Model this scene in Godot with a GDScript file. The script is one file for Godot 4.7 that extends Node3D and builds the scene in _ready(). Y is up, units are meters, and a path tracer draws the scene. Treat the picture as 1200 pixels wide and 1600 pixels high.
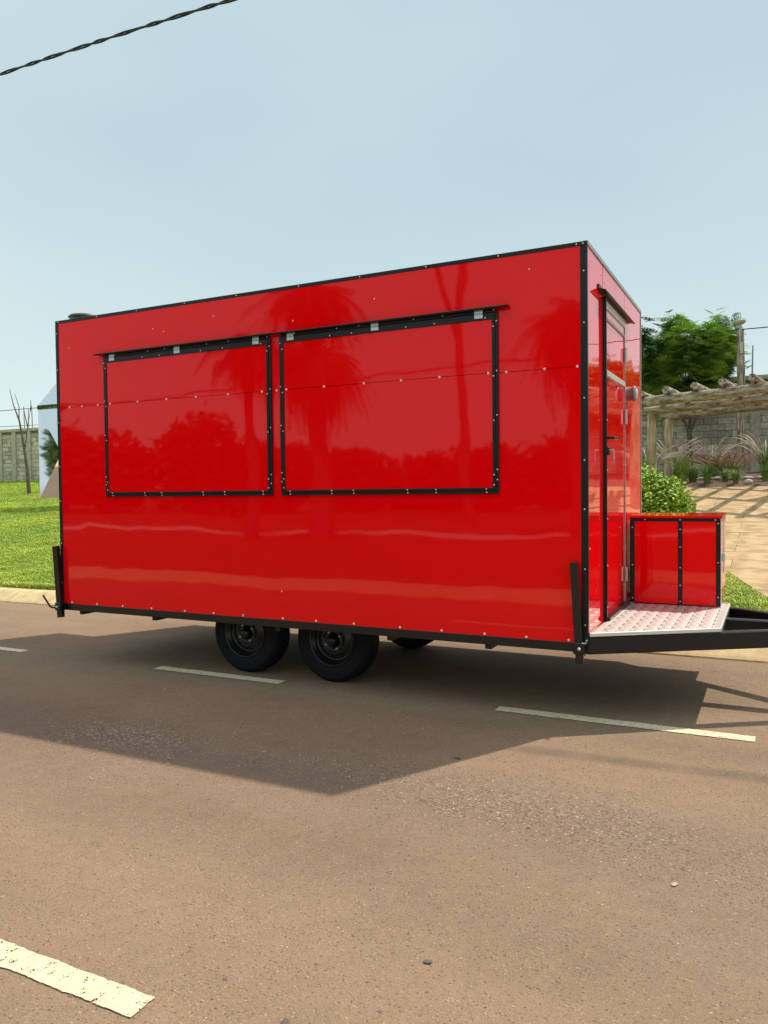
extends Node3D

var rng := RandomNumberGenerator.new()
var noise := FastNoiseLite.new()

# ------------------------------------------------------------------ small helpers
func lin(r: float, g: float, b: float) -> Color:
	return Color(r, g, b).linear_to_srgb()

func mat(r: float, g: float, b: float, rough := 0.6, metal := 0.0) -> StandardMaterial3D:
	var m := StandardMaterial3D.new()
	m.albedo_color = lin(r, g, b)
	m.roughness = rough
	m.metallic = metal
	return m

func tri(m: StandardMaterial3D, s: float) -> StandardMaterial3D:
	m.uv1_triplanar = true
	m.uv1_world_triplanar = true
	m.uv1_scale = Vector3.ONE * s
	return m

func fnl(sd: int, freq: float, oct := 4) -> FastNoiseLite:
	var n := FastNoiseLite.new()
	n.seed = sd
	n.noise_type = FastNoiseLite.TYPE_SIMPLEX_SMOOTH
	n.frequency = freq
	n.fractal_octaves = oct
	return n

func ntex(sd: int, freq: float, cols: Array, offs: Array, size := 512, oct := 5) -> NoiseTexture2D:
	var t := NoiseTexture2D.new()
	t.width = size
	t.height = size
	t.seamless = true
	t.noise = fnl(sd, freq, oct)
	var g := Gradient.new()
	g.colors = PackedColorArray(cols)
	g.offsets = PackedFloat32Array(offs)
	t.color_ramp = g
	return t

func grey_noise(sd: int, freq: float, size := 512, oct := 5) -> NoiseTexture2D:
	return ntex(sd, freq, [Color.BLACK, Color.WHITE], [0.0, 1.0], size, oct)

func begin(smooth := false) -> SurfaceTool:
	var st := SurfaceTool.new()
	st.begin(Mesh.PRIMITIVE_TRIANGLES)
	st.set_smooth_group(0 if smooth else -1)
	return st

func finish(st: SurfaceTool) -> ArrayMesh:
	st.generate_normals()
	return st.commit()

# a convex polygon whose front looks away from c
func face(st: SurfaceTool, p: Array, c: Vector3) -> void:
	var mid := Vector3.ZERO
	for q in p:
		mid += q
	mid /= p.size()
	var n: Vector3 = (p[1] - p[0]).cross(p[2] - p[0])
	if n.dot(mid - c) > 0.0:
		p = p.duplicate()
		p.reverse()
	for i in range(1, p.size() - 1):
		st.add_vertex(p[0])
		st.add_vertex(p[i])
		st.add_vertex(p[i + 1])

func cbox(st: SurfaceTool, c: Vector3, size: Vector3, ch := 0.0, b := Basis()) -> void:
	var h := size * 0.5
	if ch <= 0.0:
		for ax in 3:
			for s in [-1.0, 1.0]:
				var u := (ax + 1) % 3
				var v := (ax + 2) % 3
				var q := []
				for k in [[-1, -1], [1, -1], [1, 1], [-1, 1]]:
					var o := Vector3.ZERO
					o[ax] = s * h[ax]
					o[u] = k[0] * h[u]
					o[v] = k[1] * h[v]
					q.append(c + b * o)
				face(st, q, c)
		return
	var pt := func(sx: float, sy: float, sz: float, ax: int) -> Vector3:
		var s := Vector3(sx, sy, sz)
		var o := s * (h - Vector3.ONE * ch)
		o[ax] = s[ax] * h[ax]
		return c + b * o
	for ax in 3:
		var u := (ax + 1) % 3
		var v := (ax + 2) % 3
		for s in [-1.0, 1.0]:
			var q := []
			for k in [[-1, -1], [1, -1], [1, 1], [-1, 1]]:
				var g := Vector3.ZERO
				g[ax] = s
				g[u] = k[0]
				g[v] = k[1]
				q.append(pt.call(g.x, g.y, g.z, ax))
			face(st, q, c)
		for su in [-1.0, 1.0]:
			for sv in [-1.0, 1.0]:
				var g1 := Vector3.ZERO
				g1[ax] = -1.0
				g1[u] = su
				g1[v] = sv
				var g2 := g1
				g2[ax] = 1.0
				face(st, [pt.call(g1.x, g1.y, g1.z, u), pt.call(g2.x, g2.y, g2.z, u), pt.call(g2.x, g2.y, g2.z, v), pt.call(g1.x, g1.y, g1.z, v)], c)
	for sx in [-1.0, 1.0]:
		for sy in [-1.0, 1.0]:
			for sz in [-1.0, 1.0]:
				face(st, [pt.call(sx, sy, sz, 0), pt.call(sx, sy, sz, 1), pt.call(sx, sy, sz, 2)], c)

func box_mesh(size: Vector3, ch := 0.0) -> ArrayMesh:
	var st := begin()
	cbox(st, Vector3.ZERO, size, ch)
	return finish(st)

# a bar of rectangular section between two points
func bar(st: SurfaceTool, a: Vector3, b: Vector3, w: float, h: float, ch := 0.002) -> void:
	var d := (b - a).normalized()
	var side := d.cross(Vector3.UP)
	side = Vector3.RIGHT if side.length() < 0.01 else side.normalized()
	var up := side.cross(d).normalized()
	cbox(st, (a + b) * 0.5, Vector3((b - a).length(), h, w), ch, Basis(d, up, side))

func tube(st: SurfaceTool, pts: Array, radii: Array, sides := 8, caps := true, wob := 0.0) -> void:
	var rings := []
	var up := Vector3.UP
	for i in pts.size():
		var d: Vector3
		if i == 0:
			d = pts[1] - pts[0]
		elif i == pts.size() - 1:
			d = pts[i] - pts[i - 1]
		else:
			d = pts[i + 1] - pts[i - 1]
		d = d.normalized()
		if absf(d.dot(up)) > 0.97:
			up = Vector3.RIGHT if absf(d.x) < 0.8 else Vector3.BACK
		var x := up.cross(d).normalized()
		up = d.cross(x).normalized()
		var ring := []
		for k in sides:
			var a := TAU * k / sides
			var rr: float = radii[i] * (1.0 + wob * noise.get_noise_3d(k * 37.0, pts[i].y * 90.0 + pts[i].x * 60.0, pts[i].z * 60.0))
			ring.append(pts[i] + (x * cos(a) + up * sin(a)) * rr)
		rings.append(ring)
	for i in pts.size() - 1:
		var mid: Vector3 = (pts[i] + pts[i + 1]) * 0.5
		for k in sides:
			var k2 := (k + 1) % sides
			face(st, [rings[i][k], rings[i][k2], rings[i + 1][k2], rings[i + 1][k]], mid)
	if caps:
		st.set_smooth_group(-1)
		face(st, rings[0], pts[1])
		face(st, rings[-1], pts[-2])
		st.set_smooth_group(0)

# profile of (radius, z) turned about the z axis
func lathe(st: SurfaceTool, prof: Array, sides := 32, c := Vector3.ZERO) -> void:
	for i in prof.size() - 1:
		var p: Vector2 = prof[i]
		var q: Vector2 = prof[i + 1]
		for k in sides:
			var a := TAU * k / sides
			var b := TAU * (k + 1) / sides
			var v := [Vector3(p.x * cos(a), p.x * sin(a), p.y), Vector3(p.x * cos(b), p.x * sin(b), p.y), Vector3(q.x * cos(b), q.x * sin(b), q.y), Vector3(q.x * cos(a), q.x * sin(a), q.y)]
			if p.x > 0.0001:
				st.add_vertex(c + v[0])
				st.add_vertex(c + v[2])
				st.add_vertex(c + v[1])
			if q.x > 0.0001:
				st.add_vertex(c + v[0])
				st.add_vertex(c + v[3])
				st.add_vertex(c + v[2])

func base(called: String, label: String, category: String, group := "", at := Vector3.ZERO) -> Node3D:
	var o := Node3D.new()
	o.name = called
	add_child(o, true)
	o.position = at
	o.set_meta("label", label)
	o.set_meta("category", category)
	if group:
		o.set_meta("group", group)
	return o

func part(called: String, mesh: Mesh, m: Material, parent: Node, at := Vector3.ZERO) -> MeshInstance3D:
	var o := MeshInstance3D.new()
	o.name = called
	o.mesh = mesh
	o.material_override = m
	parent.add_child(o, true)
	o.position = at
	return o

func struct(called: String, mesh: Mesh, m: Material) -> MeshInstance3D:
	var o := part(called, mesh, m, self)
	o.set_meta("kind", "structure")
	return o

func tag(o: Node, label: String, category: String, group := "", kind := "") -> Node:
	o.set_meta("label", label)
	o.set_meta("category", category)
	if group:
		o.set_meta("group", group)
	if kind:
		o.set_meta("kind", kind)
	return o

func many(called: String, mesh: Mesh, m: Material, xf: Array, cols: Array, parent: Node) -> MultiMeshInstance3D:
	var mm := MultiMesh.new()
	mm.transform_format = MultiMesh.TRANSFORM_3D
	mm.use_colors = cols.size() > 0
	mm.mesh = mesh
	mm.instance_count = xf.size()
	for i in xf.size():
		mm.set_instance_transform(i, xf[i])
		if cols.size():
			mm.set_instance_color(i, cols[i])
	var o := MultiMeshInstance3D.new()
	o.name = called
	o.multimesh = mm
	o.material_override = m
	parent.add_child(o, true)
	o.set_meta("kind", "stuff")
	return o

func gauss() -> Vector3:
	return Vector3(rng.randfn(), rng.randfn(), rng.randfn())

func any_turn() -> Basis:
	return Basis.from_euler(Vector3(rng.randf_range(-PI, PI), rng.randf_range(-PI, PI), rng.randf_range(-PI, PI)))

# ------------------------------------------------------------------ the lie of the land beyond the kerb
func land(x: float, z: float) -> float:
	var u := maxf(0.0, -z - 2.45)
	var left := smoothstep(4.0, 18.0, -x)
	var h := 0.12 + 0.0975 * minf(u, 12.0) + lerpf(0.055, 0.09, left) * clampf(u - 12.0, 0.0, 9.0)
	# the low step across the lawn
	var s := z - (-9.39 - (x + 17.2) * 0.26)
	h += 0.13 * smoothstep(3.0, 6.0, -x) * (smoothstep(0.07, -0.07, s) - smoothstep(0.3, -3.5, s))
	h += 0.012 * noise.get_noise_2d(x * 60.0, z * 60.0) * smoothstep(0.0, 0.6, u)
	return h

var M := {}

func _ready() -> void:
	rng.seed = 7
	noise.seed = 3
	noise.frequency = 0.01
	# camera
	var cam := Camera3D.new()
	cam.name = "camera"
	cam.fov = 66.73
	cam.near = 0.05
	cam.far = 900.0
	add_child(cam)
	cam.transform = Transform3D(Basis(Vector3.UP, 0.464) * Basis(Vector3.RIGHT, -0.0289) * Basis(Vector3.BACK, -0.0116), Vector3(0.9085, 1.3211, 4.3142))
	cam.current = true
	# sun
	var sun := DirectionalLight3D.new()
	sun.name = "sun"
	sun.light_energy = 0.85
	sun.light_color = Color(1.0, 0.945, 0.86)
	sun.light_angular_distance = 0.9
	sun.shadow_enabled = true
	add_child(sun)
	var towards := Vector3(0.297, 1.0, -0.545).normalized()
	sun.look_at_from_position(towards * 50.0, Vector3.ZERO)
	# hazy sky
	var env := Environment.new()
	env.background_mode = Environment.BG_SKY
	env.tonemap_mode = Environment.TONE_MAPPER_LINEAR
	env.tonemap_exposure = 1.58
	env.sdfgi_enabled = true
	env.ssao_enabled = true
	env.ssil_enabled = true
	var sky := Sky.new()
	var pano := PanoramaSkyMaterial.new()
	pano.panorama = sky_picture(towards)
	sky.sky_material = pano
	env.sky = sky
	var we := WorldEnvironment.new()
	we.name = "environment"
	we.environment = env
	add_child(we)

	materials()
	ground()
	walls()
	trailer()
	pergola()
	garden()
	far_side()
	wires()

# the panorama: thin white haze, bluer away from the sun and higher up
func sky_picture(sun: Vector3) -> ImageTexture:
	var w := 512
	var h := 256
	var im := Image.create_empty(w, h, false, Image.FORMAT_RGBF)
	var n := fnl(11, 0.9, 4)
	for y in h:
		var el := (0.5 - (y + 0.5) / h) * PI
		for x in w:
			var a := ((x + 0.5) / w - 0.5) * TAU
			var d := Vector3(sin(a) * cos(el), sin(el), -cos(a) * cos(el))
			var g := rad_to_deg(d.angle_to(sun))
			var e := maxf(0.0, rad_to_deg(el))
			var low := exp(-e / 16.0)
			var near := exp(-pow(g / 52.0, 2.0))
			var t := clampf(0.14 + 0.9 * low + 0.75 * near + 0.2 * n.get_noise_3dv(d * Vector3(1.0, 2.2, 1.0)), 0.0, 1.0)
			var c := Vector3(0.235, 0.34, 0.415).lerp(Vector3(0.52, 0.605, 0.59), t)
			c += Vector3(1.0, 0.96, 0.88) * (0.8 * exp(-pow(g / 15.0, 2.0)))
			if el < 0.0:
				c = Vector3(0.30, 0.28, 0.22)
			im.set_pixel(x, y, Color(c.x, c.y, c.z))
	return ImageTexture.create_from_image(im)

# ------------------------------------------------------------------ materials
func materials() -> void:
	var red := mat(0.92, 0.001, 0.004, 0.03)
	red.metallic_specular = 0.38
	M.red = red
	var polished: StandardMaterial3D = red.duplicate()
	polished.metallic_specular = 0.3
	polished.clearcoat_enabled = true
	polished.clearcoat = 0.5
	polished.clearcoat_roughness = 0.02
	M.red_polished = polished
	M.black = mat(0.006, 0.006, 0.007, 0.3)
	M.black.heightmap_texture = null
	M.frame = mat(0.009, 0.0105, 0.013, 0.32)
	M.frame.metallic_specular = 0.4
	M.grey_trim = mat(0.36, 0.38, 0.38, 0.42, 0.6)
	M.alu = mat(0.82, 0.83, 0.83, 0.42, 0.85)
	M.plate = mat(0.54, 0.535, 0.53, 0.48, 0.75)
	M.tread = mat(0.66, 0.66, 0.65, 0.42, 0.5)
	M.zinc = mat(0.55, 0.6, 0.62, 0.35, 0.8)
	M.chrome = mat(0.62, 0.68, 0.74, 0.03, 1.0)
	M.white = mat(0.78, 0.77, 0.74, 0.35)
	M.rubber = mat(0.008, 0.0105, 0.015, 0.6)
	M.rubber.metallic_specular = 0.25
	M.rim = mat(0.007, 0.007, 0.008, 0.3)
	M.chassis = mat(0.012, 0.012, 0.012, 0.5)
	M.grey_plastic = mat(0.23, 0.24, 0.25, 0.45)
	M.white_strip = mat(0.55, 0.6, 0.6, 0.35)
	M.roof = mat(0.6, 0.6, 0.58, 0.5)
	var ply := mat(0.12, 0.11, 0.09, 0.7)
	M.underfloor = ply
	# concrete of the kerb
	var k := mat(1, 1, 1, 0.85)
	k.albedo_texture = ntex(21, 0.012, [lin(0.52, 0.385, 0.2), lin(0.64, 0.485, 0.26), lin(0.7, 0.55, 0.33)], [0.25, 0.5, 0.75])
	k.heightmap_enabled = true
	k.heightmap_texture = grey_noise(22, 0.05)
	k.heightmap_scale = 0.35
	M.kerb = tri(k, 0.9)
	# sandy paving
	for i in 3:
		var p := mat(1, 1, 1, 0.8)
		var f: float = [0.97, 1.0, 1.03][i]
		p.albedo_texture = ntex(31 + i, 0.01, [lin(0.36 * f, 0.235 * f, 0.115 * f), lin(0.47 * f, 0.315 * f, 0.16 * f), lin(0.53 * f, 0.37 * f, 0.205 * f)], [0.3, 0.5, 0.72])
		p.heightmap_enabled = true
		p.heightmap_texture = grey_noise(41 + i, 0.012)
		p.heightmap_scale = 1.2
		M["slab%d" % i] = tri(p, 0.37 + 0.04 * i)
	M.joint = mat(0.40, 0.275, 0.14, 0.9)
	# weathered round timber
	var lg := mat(1, 1, 1, 0.85)
	lg.albedo_texture = ntex(51, 0.012, [lin(0.12, 0.085, 0.057), lin(0.31, 0.25, 0.19), lin(0.5, 0.44, 0.37)], [0.28, 0.5, 0.75])
	lg.heightmap_enabled = true
	lg.heightmap_texture = grey_noise(52, 0.02)
	lg.heightmap_scale = 1.5
	M.log = tri(lg, 1.0)
	lg.uv1_scale = Vector3(0.35, 2.2, 2.2)
	var lr: StandardMaterial3D = lg.duplicate()
	lr.uv1_scale = Vector3(2.2, 2.2, 0.35)
	M.log_rafter = lr
	var lv: StandardMaterial3D = lg.duplicate()
	lv.uv1_scale = Vector3(2.2, 0.3, 2.2)
	M.log_upright = lv
	var lp := lg.duplicate()
	lp.albedo_texture = ntex(53, 0.012, [lin(0.3, 0.22, 0.13), lin(0.5, 0.39, 0.25), lin(0.62, 0.52, 0.37)], [0.28, 0.5, 0.75])
	lp.uv1_scale = Vector3(2.2, 0.3, 2.2)
	M.log_pale = lp
	var bk := mat(1, 1, 1, 0.9)
	bk.albedo_texture = ntex(54, 0.02, [lin(0.06, 0.045, 0.035), lin(0.13, 0.105, 0.085), lin(0.2, 0.17, 0.14)], [0.28, 0.5, 0.75])
	bk.heightmap_enabled = true
	bk.heightmap_texture = grey_noise(55, 0.03)
	bk.heightmap_scale = 1.0
	M.bark = tri(bk, 1.4)
	# concrete blocks, a few tones
	for i in 4:
		var b := mat(1, 1, 1, 0.92)
		var f2: float = [0.74, 0.92, 1.06, 1.24][i]
		b.albedo_texture = ntex(61 + i, 0.03, [lin(0.40 * f2, 0.365 * f2, 0.29 * f2), lin(0.48 * f2, 0.44 * f2, 0.355 * f2), lin(0.55 * f2, 0.51 * f2, 0.42 * f2)], [0.25, 0.5, 0.75], 256)
		b.heightmap_enabled = true
		b.heightmap_texture = grey_noise(71 + i, 0.08, 256)
		b.heightmap_scale = 0.25
		M["block%d" % i] = tri(b, 0.8)
	M.mortar = mat(0.2, 0.19, 0.165, 0.95)
	M.pilaster = tri(M.block1.duplicate(), 0.8)
	var so := mat(1, 1, 1, 0.95)
	so.albedo_texture = ntex(81, 0.03, [lin(0.06, 0.035, 0.022), lin(0.12, 0.07, 0.042), lin(0.17, 0.11, 0.065)], [0.28, 0.5, 0.72])
	M.soil = tri(so, 0.6)
	var lw := mat(1, 1, 1, 0.95)
	lw.albedo_texture = ntex(82, 0.02, [lin(0.15, 0.19, 0.025), lin(0.26, 0.31, 0.04), lin(0.35, 0.38, 0.07)], [0.28, 0.5, 0.72])
	M.lawn = tri(lw, 0.45)
	var leaf := mat(1, 1, 1, 0.6)
	leaf.metallic_specular = 0.3
	leaf.vertex_color_use_as_albedo = true
	leaf.backlight = Color(0.55, 0.6, 0.25)
	M.leaf = leaf
	var rough_grass: StandardMaterial3D = lw.duplicate()
	rough_grass.albedo_texture = ntex(83, 0.02, [lin(0.03, 0.04, 0.012), lin(0.055, 0.075, 0.018), lin(0.09, 0.1, 0.03)], [0.28, 0.5, 0.72])
	M.rough_grass = rough_grass
	var fk: StandardMaterial3D = k.duplicate()
	fk.albedo_texture = ntex(24, 0.012, [lin(0.7, 0.48, 0.24), lin(0.8, 0.56, 0.29), lin(0.84, 0.62, 0.34)], [0.25, 0.5, 0.75])
	M.far_kerb = fk
	M.pale_concrete = tri(k.duplicate(), 0.9)
	M.pale_concrete.albedo_texture = ntex(23, 0.012, [lin(0.72, 0.69, 0.62), lin(0.8, 0.77, 0.7), lin(0.84, 0.82, 0.76)], [0.25, 0.5, 0.75])
	var blade := mat(1, 1, 1, 0.5)
	blade.vertex_color_use_as_albedo = true
	blade.backlight = Color(0.95, 1.0, 0.5)
	M.blade = blade
	var plume := mat(0.62, 0.5, 0.42, 0.9)
	plume.backlight = Color(0.6, 0.55, 0.5)
	M.plume = plume
	M.stone = tri(mat(0.55, 0.52, 0.48, 0.9), 1.0)
	M.cable = mat(0.02, 0.018, 0.02, 0.5)
	M.lamp_body = mat(0.5, 0.45, 0.34, 0.5)
	var grit := mat(1, 1, 1, 0.85)
	grit.vertex_color_use_as_albedo = true
	M.grit = grit

# ------------------------------------------------------------------ road, kerbs, lawn, plaza
func asphalt() -> StandardMaterial3D:
	var s := 1024
	var r2 := RandomNumberGenerator.new()
	r2.seed = 99
	var low := fnl(5, 0.02, 4).get_seamless_image(s, s).get_data()
	var col := PackedByteArray()
	col.resize(s * s * 3)
	var hgt := PackedByteArray()
	hgt.resize(s * s)
	for i in s * s:
		var v := 196.0 + (low[i] - 128) * 0.045 + r2.randf_range(-15.0, 15.0)
		col[i * 3] = int(clampf(v, 0, 255))
		col[i * 3 + 1] = int(clampf(v + r2.randf_range(-3.0, 3.0), 0, 255))
		col[i * 3 + 2] = int(clampf(v + r2.randf_range(-5.0, 5.0), 0, 255))
		hgt[i] = int(110 + r2.randf_range(-24.0, 24.0))
	var im := Image.create_from_data(s, s, false, Image.FORMAT_RGB8, col)
	var hm := Image.create_from_data(s, s, false, Image.FORMAT_L8, hgt)
	for i in 46000:
		var x := r2.randi_range(0, s - 5)
		var y := r2.randi_range(0, s - 5)
		var w := 1 if r2.randf() < 0.55 else r2.randi_range(1, 3)
		var hh := r2.randi_range(1, 2)
		if r2.randf() < 0.72:
			var b := r2.randf_range(0.8, 0.99)
			im.fill_rect(Rect2i(x, y, w, hh), Color(b, b * r2.randf_range(0.94, 1.0), b * r2.randf_range(0.86, 0.98)))
			hm.fill_rect(Rect2i(x, y, w, hh), Color.from_hsv(0, 0, r2.randf_range(0.55, 0.8)))
		else:
			var b2 := r2.randf_range(0.56, 0.78)
			im.fill_rect(Rect2i(x, y, w, hh), Color(b2, b2 * 0.96, b2 * 0.93))
			hm.fill_rect(Rect2i(x, y, w, hh), Color.from_hsv(0, 0, r2.randf_range(0.08, 0.3)))
	var m := mat(1, 1, 1, 0.9)
	m.albedo_texture = ImageTexture.create_from_image(im)
	m.heightmap_enabled = true
	m.heightmap_texture = ImageTexture.create_from_image(hm)
	m.heightmap_scale = 0.7
	m.vertex_color_use_as_albedo = true
	m.metallic_specular = 0.3
	return tri(m, 1.0 / 2.6)

func grid(xs: Array, zs: Array, hf: Callable, cf: Callable) -> ArrayMesh:
	var v := PackedVector3Array()
	var c := PackedColorArray()
	var idx := PackedInt32Array()
	var nz := zs.size()
	for x in xs:
		for z in zs:
			v.append(Vector3(x, hf.call(x, z), z))
			c.append(cf.call(x, z))
	for i in xs.size() - 1:
		for j in nz - 1:
			var a := i * nz + j
			idx.append_array([a, a + nz, a + 1, a + 1, a + nz, a + nz + 1])
	var arr := []
	arr.resize(Mesh.ARRAY_MAX)
	arr[Mesh.ARRAY_VERTEX] = v
	arr[Mesh.ARRAY_COLOR] = c
	arr[Mesh.ARRAY_INDEX] = idx
	var am := ArrayMesh.new()
	am.add_surface_from_arrays(Mesh.PRIMITIVE_TRIANGLES, arr)
	var st := SurfaceTool.new()
	st.create_from(am, 0)
	st.generate_normals()
	return st.commit()

func span(a: float, b: float, step: float) -> Array:
	var o := []
	var n := maxi(1, int(round((b - a) / step)))
	for i in n + 1:
		o.append(lerpf(a, b, float(i) / n))
	return o

func road_tone(x: float, z: float) -> Color:
	var n := noise.get_noise_2d(x * 14.0, z * 75.0)
	var n2 := noise.get_noise_2d(x * 70.0 + 500.0, z * 110.0)
	var n3 := noise.get_noise_2d(x * 200.0 - 900.0, z * 200.0)
	var c := Vector3(0.465, 0.323, 0.227)
	var worn := exp(-pow((z - 1.25 - 0.12 * n2) / 0.30, 2.0)) * clampf(0.75 + n2, 0.0, 1.0)
	c = c.lerp(Vector3(0.365, 0.27, 0.205), 0.8 * worn)
	var smooth_band := exp(-pow((z - 1.85 - 0.15 * n2) / 0.24, 2.0)) * clampf(0.6 + n * 1.4, 0.0, 1.0)
	c = c.lerp(Vector3(0.39, 0.31, 0.243), 1.0 * smooth_band)
	c *= 1.0 + 0.16 * n + 0.12 * n2 + 0.07 * n3
	var dust := smoothstep(0.5, 1.4, absf(z - 1.2)) * smoothstep(-0.1, 0.5, n)
	c = c.lerp(Vector3(0.515, 0.35, 0.235), 0.45 * dust)
	return Color(c.x, c.y, c.z)

func ground() -> void:
	var st := begin()
	face(st, [Vector3(-450, -0.06, -450), Vector3(450, -0.06, -450), Vector3(450, -0.06, 450), Vector3(-450, -0.06, 450)], Vector3(0, -9, 0))
	struct("ground", finish(st), M.lawn)
	var xs := span(-90, -12, 6.0) + span(-11.8, 7.0, 0.16) + span(8, 70, 6.0)
	struct("road", grid(xs, span(-2.14, 4.5, 0.08), func(_x, _z): return 0.0, road_tone), asphalt())
	# painted dashes, worn through in places
	var im := Image.create_empty(512, 512, false, Image.FORMAT_RGBA8)
	var wear := fnl(8, 0.06, 4).get_seamless_image(512, 512)
	var r3 := RandomNumberGenerator.new()
	r3.seed = 4
	for y in 512:
		for x in 512:
			var v := wear.get_pixel(x, y).r + r3.randf_range(-0.28, 0.28)
			var b := r3.randf_range(0.86, 1.02) * (0.93 + 0.1 * wear.get_pixel((x + 200) % 512, (y + 90) % 512).r)
			im.set_pixel(x, y, Color(0.94 * b, 0.88 * b, 0.75 * b, 0.0 if v < 0.12 else 1.0).clamp())
	var paint := mat(1, 1, 1, 0.85)
	paint.albedo_texture = ImageTexture.create_from_image(im)
	paint.transparency = BaseMaterial3D.TRANSPARENCY_ALPHA_SCISSOR
	paint.alpha_scissor_threshold = 0.5
	paint.heightmap_enabled = true
	paint.heightmap_texture = grey_noise(9, 0.12)
	paint.heightmap_scale = 0.15
	tri(paint, 1.0 / 1.3)
	for d in [[-6.05, -4.69, -0.165, -0.08], [-3.23, -2.11, -0.165, -0.07], [-0.565, 0.83, -0.165, -0.07], [2.05, 3.45, -0.165, -0.07], [-1.95, -0.53, 2.805, 2.893], [0.85, 2.3, 2.8, 2.89]]:
		var s2 := begin()
		var n := 220
		var top := []
		var bot := []
		for i in n + 1:
			var x := lerpf(d[0], d[1], float(i) / n)
			top.append(Vector3(x, 0.004, d[2] + 0.006 * noise.get_noise_2d(x * 500.0, d[2] * 99.0) + 0.003 * noise.get_noise_1d(x * 3100.0)))
			bot.append(Vector3(x, 0.004, d[3] + 0.006 * noise.get_noise_2d(x * 500.0, d[3] * 177.0) + 0.003 * noise.get_noise_1d(x * 2900.0 + 70.0)))
		for i in n:
			face(s2, [top[i], top[i + 1], bot[i + 1], bot[i]], Vector3(0, -9, 0))
		struct("road_marking", finish(s2), paint)
	# loose grit on the asphalt
	var gs := begin()
	var oct := [Vector3(1, 0, 0.1), Vector3(0.1, 0, 1), Vector3(-0.9, 0, -0.2), Vector3(0, 0, -1), Vector3(0.1, 0.75, 0.1), Vector3(0, -0.5, 0)]
	for f in [[0, 1, 4], [1, 2, 4], [2, 3, 4], [3, 0, 4], [0, 1, 5], [1, 2, 5], [2, 3, 5], [3, 0, 5]]:
		face(gs, [oct[f[0]], oct[f[1]], oct[f[2]]], Vector3.ZERO)
	var gm := finish(gs)
	var xf := []
	var cols := []
	while xf.size() < 100000:
		var x := rng.randf_range(-6.0, 2.6)
		var z := rng.randf_range(-1.9, 4.35)
		var p := 0.16 + 0.2 * noise.get_noise_2d(x * 60.0, z * 90.0)
		var band := exp(-pow((z - 1.22 - 0.1 * noise.get_noise_2d(x * 40.0, 7.0)) / 0.3, 2.0)) * clampf(0.5 + 1.3 * noise.get_noise_2d(x * 45.0 + 99.0, z * 60.0), 0.0, 1.0)
		p += 0.95 * band
		p += 0.25 * exp(-pow((z - 2.6) / 0.3, 2.0)) * clampf(2.0 * noise.get_noise_2d(x * 60.0 + 300.0, z * 60.0), 0.0, 1.0)
		p *= smoothstep(-7.0, -1.0, x)
		if rng.randf() > p:
			continue
		var s := rng.randf_range(0.0012, 0.0034) * (1.0 + 0.9 * band)
		if rng.randf() < 0.012:
			s *= 2.2
		xf.append(Transform3D(Basis(Vector3.UP, rng.randf() * TAU).scaled(Vector3(s * rng.randf_range(0.8, 1.7), s * rng.randf_range(0.4, 0.8), s)), Vector3(x, 0.0006, z)))
		var t := rng.randf()
		if t < 0.3:
			cols.append(Color(0.17, 0.13, 0.1))
		elif t < 0.96:
			var b := rng.randf_range(0.75, 1.15)
			cols.append(Color(0.35 * b, 0.25 * b, 0.18 * b))
		else:
			cols.append(Color(0.55, 0.45, 0.35))
	tag(many("road_grit", gm, M.grit, xf, cols, self), "fine loose grit and chippings lying on the brown asphalt road", "grit", "", "stuff")

	# bits lying on the road
	var chip := stone_mesh(0.04, 0.006, 3)
	var chip_mats := [mat(0.12, 0.1, 0.085, 0.9), mat(0.18, 0.135, 0.1, 0.9), mat(0.46, 0.38, 0.3, 0.8)]
	var litter := [[-0.47, 0.79, 1.3, 0, "dark flat stone chip lying just inside the trailer's shadow edge"], [0.05, 2.36, 1.0, 0, "dark flat stone chip on the sunlit road in front of the shadow"], [-0.17, 2.74, 1.2, 0, "dark flat chip near the lower edge of the road in view"], [0.62, 1.62, 1.1, 2, "pale flat pebble on the smooth grey band of the road"], [-1.9, 1.75, 0.6, 2, "small pale pebble on sunlit road beyond the shadow corner"], [-2.6, 2.0, 0.5, 2, "tiny white chip at the far edge of the sunlit road"], [-1.0, 0.9, 0.7, 1, "brown chip in the middle of the trailer's shadow"], [-1.35, 1.25, 0.6, 1, "small brown chip near the tip of the trailer's shadow"]]
	for q in litter:
		var o := part("road_chip", chip, chip_mats[q[3]], self, Vector3(q[0], 0.004, q[1]))
		o.scale = Vector3(0.7, 0.5, 0.6) * q[2]
		o.rotation.y = q[0] * 7.0
		tag(o, q[4], "stone chip", "chips lying on the road")

	# kerbs on both sides: stones one metre long, a sloped face and a flat top
	var kerb := Node3D.new()
	kerb.name = "kerb"
	add_child(kerb)
	kerb.set_meta("kind", "structure")
	var kerb2 := Node3D.new()
	kerb2.name = "far_kerb"
	add_child(kerb2)
	kerb2.set_meta("kind", "structure")
	var ks := begin()
	var prof := [Vector2(0.0, -0.1), Vector2(0.0, 0.012), Vector2(-0.025, 0.03), Vector2(-0.17, 0.108), Vector2(-0.2, 0.119), Vector2(-0.37, 0.124), Vector2(-0.38, 0.116), Vector2(-0.38, -0.1)]
	for i in prof.size() - 1:
		var a: Vector2 = prof[i]
		var b: Vector2 = prof[i + 1]
		face(ks, [Vector3(-0.496, a.y, a.x), Vector3(0.496, a.y, a.x), Vector3(0.496, b.y, b.x), Vector3(-0.496, b.y, b.x)], Vector3(0, 0, -0.19))
	for e in [-0.496, 0.496]:
		var q := []
		for p2 in prof:
			q.append(Vector3(e, p2.y, p2.x))
		face(ks, q, Vector3(0, 0, -0.19))
	var km := finish(ks)
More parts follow.
